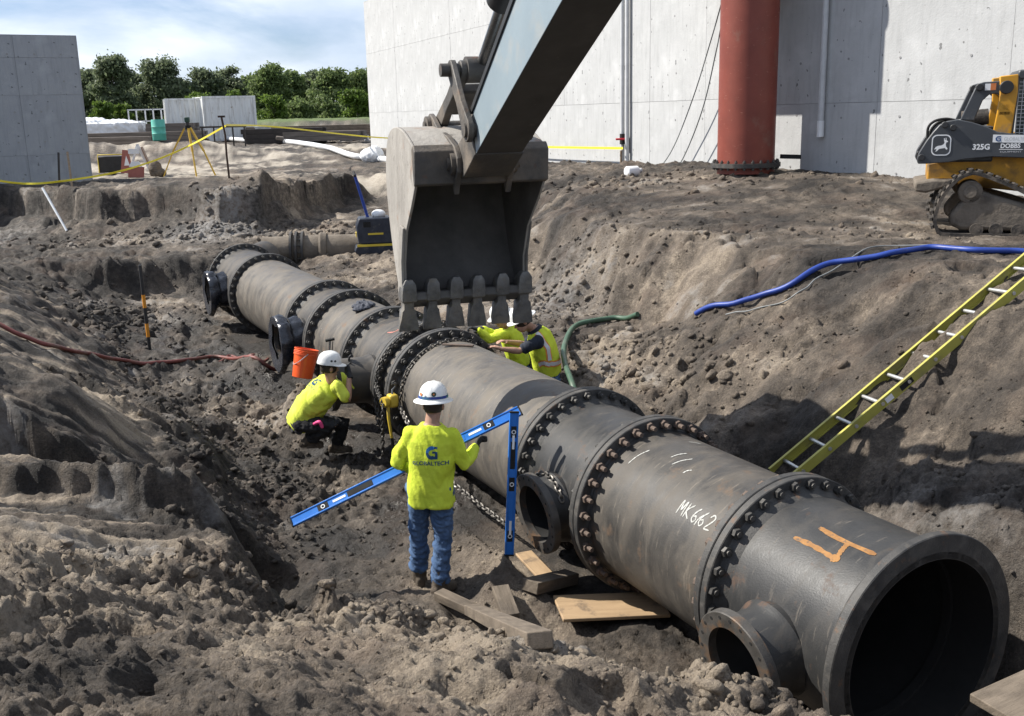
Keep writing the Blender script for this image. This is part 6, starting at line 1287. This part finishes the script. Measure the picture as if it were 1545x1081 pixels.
# ------------------------------------------------------------------ the yard behind
def gp(px, py, z=None):
    p = onground(px, py); return p
M_cont = mk('container_paint', [(.62, .63, .61), (.74, .75, .73)], rough=.6, scale=1.2, stretch=(3, 3, .4)); over(M_cont, (.30, .27, .23), 2, .52, .7, stretch=(4, 4, .4), amount=.7); over(M_cont, (.16, .09, .05), 3, .64, .72, amount=.6)
def container(label, px0, px1, pyb, w, l, rotz, h=2.6):
    p = at((px0 + px1) / 2, pyb, 64); p.z = gz(p.x, p.y); o = thing('shipping_container', label, 'container', p, rotz, 'white containers in the yard')
    b = MB(); n = int(l / .28)
    def corr(x0, y0, x1, y1, name):
        q = MB(); vs = []; L = math.hypot(x1 - x0, y1 - y0); dx, dy = (x1 - x0) / L, (y1 - y0) / L; nn_ = int(L / .28) * 4
        for i in range(nn_ + 1):
            d = .04 if (i % 4) in (1, 2) else 0; t = L * i / nn_; vs += [(x0 + dx * t - dy * -d * -1, y0 + dy * t + dx * -d, .12), (x0 + dx * t - dy * -d * -1, y0 + dy * t + dx * -d, h - .1)]
        q.add(vs, [(2 * i, 2 * i + 2, 2 * i + 3, 2 * i + 1) for i in range(nn_)]); q.build(name, M_cont, o)
    corr(-l / 2, w / 2, -l / 2, -w / 2, 'end_wall'); corr(-l / 2, -w / 2, l / 2, -w / 2, 'side_wall'); corr(l / 2, -w / 2, l / 2, w / 2, 'end_wall'); corr(l / 2, w / 2, -l / 2, w / 2, 'side_wall')
    MB().box((0, 0, h - .04), (l - .06, w - .06, .03)).build('roof', M_cont, o)
    for x in (-1, 1):
        for y in (-1, 1): MB().box((x * l / 2, y * w / 2, h / 2), (.14, .14, h)).build('corner_post', M_cont, o)
    for y in (-1, 1):
        MB().box((0, y * w / 2, h - .06), (l, .10, .12)).build('top_rail', M_cont, o); MB().box((0, y * w / 2, .08), (l, .10, .14)).build('bottom_rail', M_cont, o)
    return o
container('nearer white shipping container with ribbed rusty sides', 332, 354, 212, 2.44, 3.0, R(28)); container('farther white container half behind the nearer one', 286, 300, 206, 2.2, 3.0, R(20))
# long white pipe on the ground
W = [gp(px, py) for px, py in ((118, 208), (180, 209), (240, 209), (300, 211), (360, 214), (420, 217), (470, 221), (500, 229), (530, 240), (555, 243), (590, 245))]
for w in W: w.z = gz(w.x, w.y) + .12
P_ = smoothpath(W, 4)
for p_ in P_: p_.z = max(float(height(np.array([p_.x + a_]), np.array([p_.y + b_]))[0][0]) for a_ in (-.2, .2) for b_ in (-.4, 0, .3)) + .08
for _ in range(4):
    z_ = [p_.z for p_ in P_]
    for i_ in range(1, len(P_) - 1): P_[i_].z = max(z_[i_], (z_[i_ - 1] + z_[i_ + 1]) / 2)
o = thing('white_pipe', 'long white plastic pipe lying across the sandy yard', 'pipe', P_[0]); MB().tube([p - P_[0] for p in P_], .12, 12).build('tube', M_white, o, 60)
# survey tripod
M_tri = mk('tripod_yellow', [(.55, .33, .03), (.62, .40, .06)], rough=.5)
tp = at(284, 200, 34.2); gt = gz(tp.x, tp.y); o = thing('survey_tripod', 'yellow survey tripod standing on the far edge of the dig', 'tripod', (tp.x, tp.y, gt)); h = 1.62
for a in (200, 290, 335):
    d = Vector((math.cos(R(a)), math.sin(R(a)) * .7, 0)); 
    lg = MB().bar(d * .10 + Vector((0, 0, h - .1)), d * .55 + Vector((0, 0, h * .48)), .07, .05).build('leg', M_tri, o); MB().bar(d * .52 + Vector((0, 0, h * .52)), d * .92, .045, .035).build('leg_extension', M_tri, lg)
MB().cyl((0, 0, h - .14), (0, 0, h - .02), .11, n=14).build('head', M_gasket, o, 40); MB().cyl((0, 0, h - .02), (0, 0, h + .08), .06, n=12).build('tribrach', M_black, o, 40); MB().box((0, 0, h + .16), (.16, .12, .16)).build('instrument', M_dgreen, o, bevel=.02)
# steel post with caution tape
M_rust = mk('rusty_post', [(.035, .022, .016), (.07, .042, .030)], rough=.9, scale=8); M_tape = mk('caution_tape', [(.66, .55, .02), (.74, .63, .05)], rough=.5, scale=5)
pp = gp(346, 269); pz = gz(pp.x, pp.y); ph = at(342, 176, pp.y).z - pz; o = thing('steel_post', 'thin rusty post carrying the yellow caution tape', 'post', (pp.x, pp.y, pz)); MB().tube([(0, 0, -.1), (-.02, 0, ph * .4), (-.01, 0, ph * .7), (-.07, 0, ph)], .028, 8).build('post_shaft', M_rust, o, 50); MB().bar((-.16, 0, ph), (.02, 0, ph), .06, .05).build('post_cap', M_rust, o)
def tape(label, pts, w=.075):
    P_ = smoothpath([at(*p) for p in pts], 8); vs, fs = [], []; b0 = P_[0].copy()
    for i, p in enumerate(P_):
        a = .35 * math.sin(i * .55); vs += [p - b0 + Vector((0, math.sin(a) * w / 2, math.cos(a) * w / 2)), p - b0 - Vector((0, math.sin(a) * w / 2, math.cos(a) * w / 2))]
    o = thing('caution_tape', label, 'tape', b0); q = MB(); q.add(vs, [(2 * i, 2 * i + 1, 2 * i + 3, 2 * i + 2) for i in range(len(P_) - 1)]); ob = q.build('ribbon', M_tape, o); sm = ob.modifiers.new('s', 'SOLIDIFY'); sm.thickness = .004
tape('yellow caution tape sagging from the post to the left', [(-30, 268, 27.5), (20, 276, 28), (60, 277, 28), (120, 270, 28.5), (180, 259, 29.5), (240, 240, 31), (290, 218, 32), (341, 190, pp.y)], .055)
tape('yellow caution tape stretched from the post to the white wall', [(341, 189, pp.y), (390, 190, 34.5), (440, 194, 37), (500, 201, 40), (560, 207, 43), (592, 209, 45)], .055)
t0 = [onwall(px, py, LA, nA, .35) for px, py in ((700, 214), (800, 221), (870, 223), (940, 224))]
b0 = t0[0].copy(); q = MB(); vs = []; P_ = smoothpath(t0, 6)
for p in P_: vs += [p - b0 + Vector((0, 0, .03)), p - b0 - Vector((0, 0, .03))]
o = thing('caution_tape', 'thin yellow caution tape along the foot of the white wall', 'tape', b0); q.add(vs, [(2 * i, 2 * i + 1, 2 * i + 3, 2 * i + 2) for i in range(len(P_) - 1)]); ob = q.build('ribbon', M_tape, o); sm = ob.modifiers.new('s', 'SOLIDIFY'); sm.thickness = .004
# A-frame barricades, cone, sign, generator
M_sign = mk('sign_red', [(.27, .085, .065), (.33, .12, .095)], rough=.6); M_brown = mk('sign_board', [(.22, .15, .10), (.30, .21, .15)], rough=.7, scale=4)
def yard(px, py, Y=None):
    p = gp(px, py) if Y is None else at(px, py, Y); return Vector((p.x, p.y, gz(p.x, p.y)))
p = yard(212, 263); o = thing('folding_sign', 'open A-frame sign with a brown board beside the tripod', 'sign', p, R(15))
for sx in (-1, 1):
    for y in (-.25, .25): MB().bar((sx * .35, y, 0), (0, y, 1.0), .05, .04).build('leg', M_white, o)
MB().box((.22, -.02, .62), (.04, .62, .62), Matrix.Rotation(R(-18), 3, 'Y')).build('board', M_brown, o, bevel=.01); MB().box((-.12, -.3, .78), (.34, .03, .16)).build('board', M_white, o)
p = yard(198, 262); p.x -= .1; o = thing('folding_sign', 'red and white sign folded against the left of the A-frame', 'sign', p, R(-10))
MB().prism([(-.26, .05), (.20, .05), (.08, .80), (-.12, .82)], (0, 0, 0), X3, Z3, Y3, .03).build('board', M_sign, o); MB().prism([(-.10, .30), (.10, .30), (0, .62)], (0, -.018, 0), X3, Z3, Y3, .006).build('symbol', M_decal, o)
p = yard(205, 268); o = thing('red_sign', 'small red and white sign standing on the ground', 'sign', p, R(5)); MB().prism([(-.24, .02), (.26, .0), (.30, .34), (-.20, .36)], (0, 0, 0), X3, Z3, Y3, .03).build('board', M_sign, o); MB().prism([(-.18, .36), (.24, .34), (.15, .52), (-.10, .52)], (0, .01, 0), X3, Z3, Y3, .03).build('top_board', M_decal, o)
p = yard(235, 266); o = thing('dark_sack', 'slumped dark bag beside the A-frame sign', 'bag', p); q = MB(); q.ball((0, 0, .25), (.22, .18, .30), 9); q.ball((.12, 0, .12), (.25, .2, .14), 9); remesh(q, 'bag_body', M_timber, o, .03, 2, .03, 6)
p = yard(172, 262); o = thing('generator', 'black site generator box behind the caution tape', 'generator', p, R(8)); MB().box((0, 0, .33), (.85, .5, .55)).build('case', M_black, o, bevel=.03); MB().tube([(-.42, -.26, .05), (-.42, -.26, .66), (.42, -.26, .66), (.42, -.26, .05)], .02, 8).build('frame', M_cy, o, 50); MB().box((.5, 0, .35), (.06, .5, .62)).build('end_frame', M_cy, o)
p = yard(206, 210); o = thing('sawhorse', 'dark low sawhorse beside the turquoise drum', 'sawhorse', p, R(10)); MB().box((0, 0, .72), (2.0, .12, .16)).build('beam', M_timber, o)
for x in (-.8, .8):
    for y in (-.3, .3): MB().bar((x, y, 0), (x * .95, 0, .7), .08, .06).build('leg', M_timber, o)
p = yard(241, 212); o = thing('turquoise_drum', 'turquoise drum standing by the white pipe', 'drum', p); M_turq = mk('turquoise_plastic', [(.07, .34, .27), (.10, .42, .34)], rough=.5); MB().lathe([(0, .0), (0, .30), (.03, .32), (.3, .32), (.32, .335), (.34, .32), (.62, .32), (.64, .335), (.66, .32), (.94, .32), (.98, .30), (.98, 0)], 28, axis='z').build('drum_body', M_turq, o, 40)
p = yard(262, 206); o = thing('red_hose_reel', 'small red and white reel behind the tripod', 'reel', p); MB().cyl((0, -.2, .45), (0, .2, .45), .28, n=20).build('drum', M_white, o, 40)
for y in (-.2, .2): MB().lathe([(y - .02, .05), (y - .02, .46), (y + .02, .46), (y + .02, .05)], 24, axis='x', closed=True).build('flange', M_sign, o, 40).matrix_local = Matrix.Translation((0, 0, .45)) @ Matrix.Rotation(R(90), 4, 'Z')
# stacks
M_lumber = mk('grey_lumber', [(.09, .075, .062), (.20, .17, .145)], rough=.85, scale=2, stretch=(.4, 5, 5), bump=.2); M_dark = mk('dark_steel', [(.020, .017, .015), (.05, .04, .034)], rough=.7, scale=3)
def stack(name, label, px, py, Y, L, W_, rows, cols, bh, rotz, m, cat='stack', part='plank', group=None):
    p = yard(px, py, Y); o = thing(name, label, cat, p, rotz, group); me = MB().box((0, 0, 0), (L, W_ / cols - .02, bh - .012)).mesh(part, m)
    for r_ in range(rows):
        for c in range(cols):
            ob = bpy.data.objects.new(part, me); link(ob, o); ob.location = (random.uniform(-.12, .12), (c + .5 - cols / 2) * W_ / cols, .08 + (r_ + .5) * bh)
    return o
random.seed(41)
stack('lumber_stack', 'long low stack of grey timber left of the tripod', 205, 207, 58, 7.5, 1.2, 3, 4, .22, R(3), M_lumber); stack('lumber_stack', 'second grey timber stack nearer the left wall', 160, 210, 55, 5.0, 1.2, 2, 4, .22, R(-4), M_lumber)
stack('beam_stack', 'dark steel beam stack under the white railing', 226, 197, 62, 4.6, 1.4, 4, 3, .24, R(4), M_dark, part='beam'); stack('beam_stack', 'dark block of stacked beams left of the container', 262, 200, 60, 2.6, 1.4, 4, 3, .26, R(6), M_lumber, part='beam')
stack('pile_stack', 'brown timber piles in front of the grass, long pale top', 478, 200, 62, 8.0, 1.6, 3, 3, .24, R(9), M_timber, part='pile'); stack('pile_stack', 'low dark piles right of the container', 430, 211, 56, 4.2, 1.2, 3, 3, .26, R(8), M_dark, part='pile'); stack('pile_stack', 'grey sheet stack between the two pile stacks', 485, 207, 56, 4.5, 1.6, 2, 2, .25, R(-6), M_lumber, part='sheet')
p = yard(398, 209, 57); o = thing('white_crate', 'small white crate beside the container', 'crate', p, R(10)); MB().box((0, 0, .45), (.8, .8, .86)).build('crate_body', M_cont, o, bevel=.02); MB().box((0, 0, .90), (.9, .9, .05)).build('lid', M_cont, o)
p = yard(561, 222, 42); o = thing('white_bag', 'white bulk bag at the corner of the white wall', 'bag', p); q = MB(); q.ball((0, 0, .22), (.5, .4, .34), 10); q.ball((.1, 0, .42), (.25, .22, .2), 8); remesh(q, 'bag_body', M_white, o, .04, 2, .05, 4)
p = yard(158, 200, 60); o = thing('wrapped_pallet', 'white wrapped pallet at the left end of the yard', 'pallet', p, R(5)); q = MB(); q.box((0, 0, .75), (4.2, 1.8, .9)); q.ball((-.8, 0, 1.2), (1.2, .8, .35), 8); q.ball((.7, 0, 1.15), (1.3, .8, .25), 8); remesh(q, 'wrap', M_white, o, .06, 2, .07, 2); MB().box((0, 0, .15), (4.4, 1.9, .24)).build('pallet_base', M_lumber, o)
# white railing frame (lift platform)
p = yard(226, 192, 66); o = thing('lift_platform', 'white railed lift platform above the beam stack', 'platform', p)
for x in (-1.25, -.75, -.2, .3, .8, 1.25): MB().bar((x, 0, .6), (x, 0, 2.05), .07, .07, (1, 0, 0)).build('rail_post', M_white, o)
for zz in (1.35, 2.05): MB().bar((-1.3, 0, zz), (1.3, 0, zz), .07, .07).build('rail', M_white, o)
MB().box((0, .4, .62), (2.8, 1.2, .16)).build('deck', M_white, o); MB().box((-1.1, 0, .35), (.35, .6, .7)).build('leg_box', M_white, o); MB().box((1.15, 0, 1.2), (.3, .2, 1.2)).build('control_box', M_white, o)
MB().box((0, .4, .3), (1.2, .8, .6)).build('base', M_dark, o)
# saw-horse fence in front of container
p = yard(338, 210, 50); o = thing('stand_frame', 'low dark pipe stand in front of the container', 'stand', p)
for x in (-1.0, -.45, .45, 1.0): MB().bar((x, 0, 0), (x, 0, .95), .06, .06, (1, 0, 0)).build('leg', M_dark, o)
MB().bar((-1.1, 0, .92), (1.1, 0, .92), .08, .08).build('rail', M_dark, o)
for (px, lab) in ((88, 'tall wooden stake leaning on the shaded grey wall'), (110, 'pale stake right of the other on the shaded wall')):
    p = yard(px if px == 88 else 108, 276, 28.9 if px == 88 else 29.6); o = thing('wood_stake', lab, 'stake', p); MB().bar((0, 0, -.1), (-.12 if px > 90 else 0, .25, 1.0), .05, .03, (0, 1, 0)).build('stake_shaft', M_wood if px > 90 else M_dark, o)
# small rubble heaps
for (px, py, Y, n, lab) in ((512, 209, 58, 22, 'heap of broken concrete lumps before the pile stacks'), (450, 211, 56, 8, 'scattered dark rubble right of the container')):
    p = yard(px, py, Y); o = thing('rubble_heap', lab, 'rubble', p)
    for k in range(n):
        q = MB(); r_ = random.uniform(.12, .4); q.box((0, 0, 0), (r_ * 1.6, r_, r_ * .8), Matrix.Rotation(random.random() * 3, 3, Vector((random.random(), random.random(), random.random())).normalized())); ob = q.build('lump', M_wall if n > 20 and k % 2 else M_lumber, o, bevel=.04); ob.location = (random.gauss(0, 1.1), random.gauss(0, .6), random.uniform(.05, .35))

# ------------------------------------------------------------------ trees
def leafmat(name, c1, c2, c3):
    m = bpy.data.materials.new(name); m.use_nodes = True; t = m.node_tree; N = t.nodes; L = t.links; b = N['Principled BSDF']; oi = N.new('ShaderNodeNewGeometry'); rp = N.new('ShaderNodeValToRGB'); e = rp.color_ramp.elements; e.new(.5)
    for k, c in enumerate((c1, c2, c3)): e[k].position = k / 2; e[k].color = c + (1,)
    L.new(oi.outputs['Random Per Island'], rp.inputs[0]); L.new(rp.outputs[0], b.inputs['Base Color']); b.inputs['Roughness'].default_value = .6; b.inputs['Specular IOR Level'].default_value = .3
    tr = N.new('ShaderNodeBsdfTranslucent'); mx = N.new('ShaderNodeMixShader'); mx.inputs[0].default_value = .5; L.new(rp.outputs[0], tr.inputs[0]); L.new(b.outputs[0], mx.inputs[1]); L.new(tr.outputs[0], mx.inputs[2]); L.new(mx.outputs[0], N['Material Output'].inputs[0]); return m
M_leafd = leafmat('leaves_dark', (.085, .108, .068), (.14, .172, .098), (.20, .235, .13)); M_leafm = leafmat('leaves_mid', (.088, .13, .052), (.15, .20, .07), (.21, .265, .10)); M_leafl = leafmat('leaves_light', (.07, .12, .022), (.11, .17, .03), (.16, .22, .05))
M_bark = mk('bark', [(.07, .058, .046), (.14, .12, .10)], rough=.9, scale=8, stretch=(4, 4, 1))
def tree(label, px, pytop, wpx, Y, m, seed, name='broadleaf_tree', cat='tree', shrub=False, group='trees along the far edge'):
    r_ = np.random.default_rng(seed); p = at(px, 190, Y); p.z = gz(p.x, p.y); H = at(px, pytop, Y).z - p.z; Wd = wpx / 1550 * Y
    o = thing(name, label, cat, p, 0, group); q = MB(); th = H * (.12 if shrub else .30)
    q.tube([(0, 0, -.2), (.05 * H * r_.normal() * .3, 0, th), (0, .03, H * .62)], [.028 * H, .02 * H, .008 * H], 8)
    cl = []
    n = 24 if shrub else 60
    for k in range(n):
        zz = r_.uniform(.08 if shrub else .14, .95); prof = math.sin(min(1, (1 - zz) * 1.7 + .30) * math.pi / 2); a = r_.random() * 6.28; rr = Wd / 2 * prof * math.sqrt(r_.random()) * .82
        c = np.array([rr * math.cos(a), rr * math.sin(a) * .8, zz * H]); cl.append((c, Wd * r_.uniform(.09, .18)))
    for c, s_ in cl[:9]: q.tube([(0, 0, min(c[2] * .55, H * .55)), tuple(c * [.5, .5, .85]), tuple(c)], [.010 * H, .006 * H, .003 * H], 5)
    q.build('trunk', M_bark, o, 50)
    V = []; 
    for c, s_ in cl:
        n_ = int(80 + 900 * (s_ / Wd) ** 1.3 * 4.2); d = r_.normal(size=(n_, 3)); d /= np.linalg.norm(d, axis=1)[:, None]; rad = s_ * (r_.random(n_)[:, None] ** .6) * 1.15 * (1 + .35 * r_.normal(size=(n_, 1))); ctr = c + d * rad * [1.2, 1.1, .8]; ctr[:, 2] = np.maximum(ctr[:, 2], .15)
        sz = Y * .0016 * r_.uniform(.6, 1.35, n_)[:, None]; nn_ = d * .6 + r_.normal(size=(n_, 3)) * .6; nn_ /= np.linalg.norm(nn_, axis=1)[:, None]; u = np.cross(nn_, r_.normal(size=(n_, 3))); u /= np.linalg.norm(u, axis=1)[:, None]; w = np.cross(nn_, u)
        V.append(np.stack([ctr - u * sz, ctr + w * sz * .55, ctr + u * sz, ctr - w * sz * .55], 1).reshape(-1, 3))
    V = np.concatenate(V); me = bpy.data.meshes.new('crown'); nf = len(V) // 4; me.vertices.add(len(V)); me.vertices.foreach_set('co', V.astype(np.float32).ravel()); me.loops.add(len(V)); me.loops.foreach_set('vertex_index', np.arange(len(V), dtype=np.int32)); me.polygons.add(nf); me.polygons.foreach_set('loop_start', np.arange(0, len(V), 4, dtype=np.int32)); me.update(calc_edges=True); me.materials.append(m)
    link(bpy.data.objects.new('crown', me), o); return o
TR = [('dark tree just right of the shaded concrete wall', 140, 106, 46, 118, M_leafd), ('tall dark tree, the highest of the left group', 176, 84, 60, 112, M_leafd), ('dark rounded tree right of the highest one', 246, 90, 70, 115, M_leafd), ('smaller dark tree filling behind the highest one', 208, 112, 50, 124, M_leafd), ('broad tree above the white containers', 318, 106, 58, 116, M_leafd), ('dark tree touching the right of the broad one', 350, 101, 52, 120, M_leafd),
      ('tree with tall top right of the containers', 412, 97, 52, 114, M_leafm), ('mid green tree left of the grass gap', 446, 108, 54, 122, M_leafm), ('wide green tree second from the white wall', 502, 106, 66, 116, M_leafm), ('dark green tree standing behind the wide one', 474, 110, 46, 126, M_leafd), ('green tree partly hidden by the white wall', 552, 106, 56, 118, M_leafm), ('tall tree fully behind the white wall corner', 590, 100, 60, 122, M_leafd),
      ('slim tree filling the gap left of the container', 268, 118, 44, 121, M_leafd), ('pale tree between the container trees and the tall top', 384, 116, 42, 124, M_leafm), ('low tree between the left group and the containers', 284, 128, 44, 126, M_leafm)]
for k, (lab, px, pt, w, Y, m) in enumerate(TR): tree(lab, px, pt, w, Y, m, 100 + k)
SH = [('bright shrub at the foot of the dark left trees', 157, 152, 34, 100, M_leafl), ('second bright shrub, right of the first', 186, 158, 28, 101, M_leafl), ('yellow green bush left of the containers', 268, 150, 38, 103, M_leafl), ('pale green bush above the containers', 300, 142, 46, 106, M_leafl), ('light green bush just right of the containers', 364, 134, 44, 104, M_leafl), ('leafy bush at the left end of the grass', 414, 146, 42, 102, M_leafl), ('round bush in the middle of the grass edge', 455, 150, 44, 104, M_leafm), ('bush right of the middle of the grass edge', 496, 148, 46, 106, M_leafm), ('bright bush next to the white wall', 540, 138, 50, 103, M_leafl)]
for k, (lab, px, pt, w, Y, m) in enumerate(SH): tree(lab, px, pt, w, Y, m, 200 + k, 'leafy_shrub', 'shrub', True, 'shrubs under the trees')
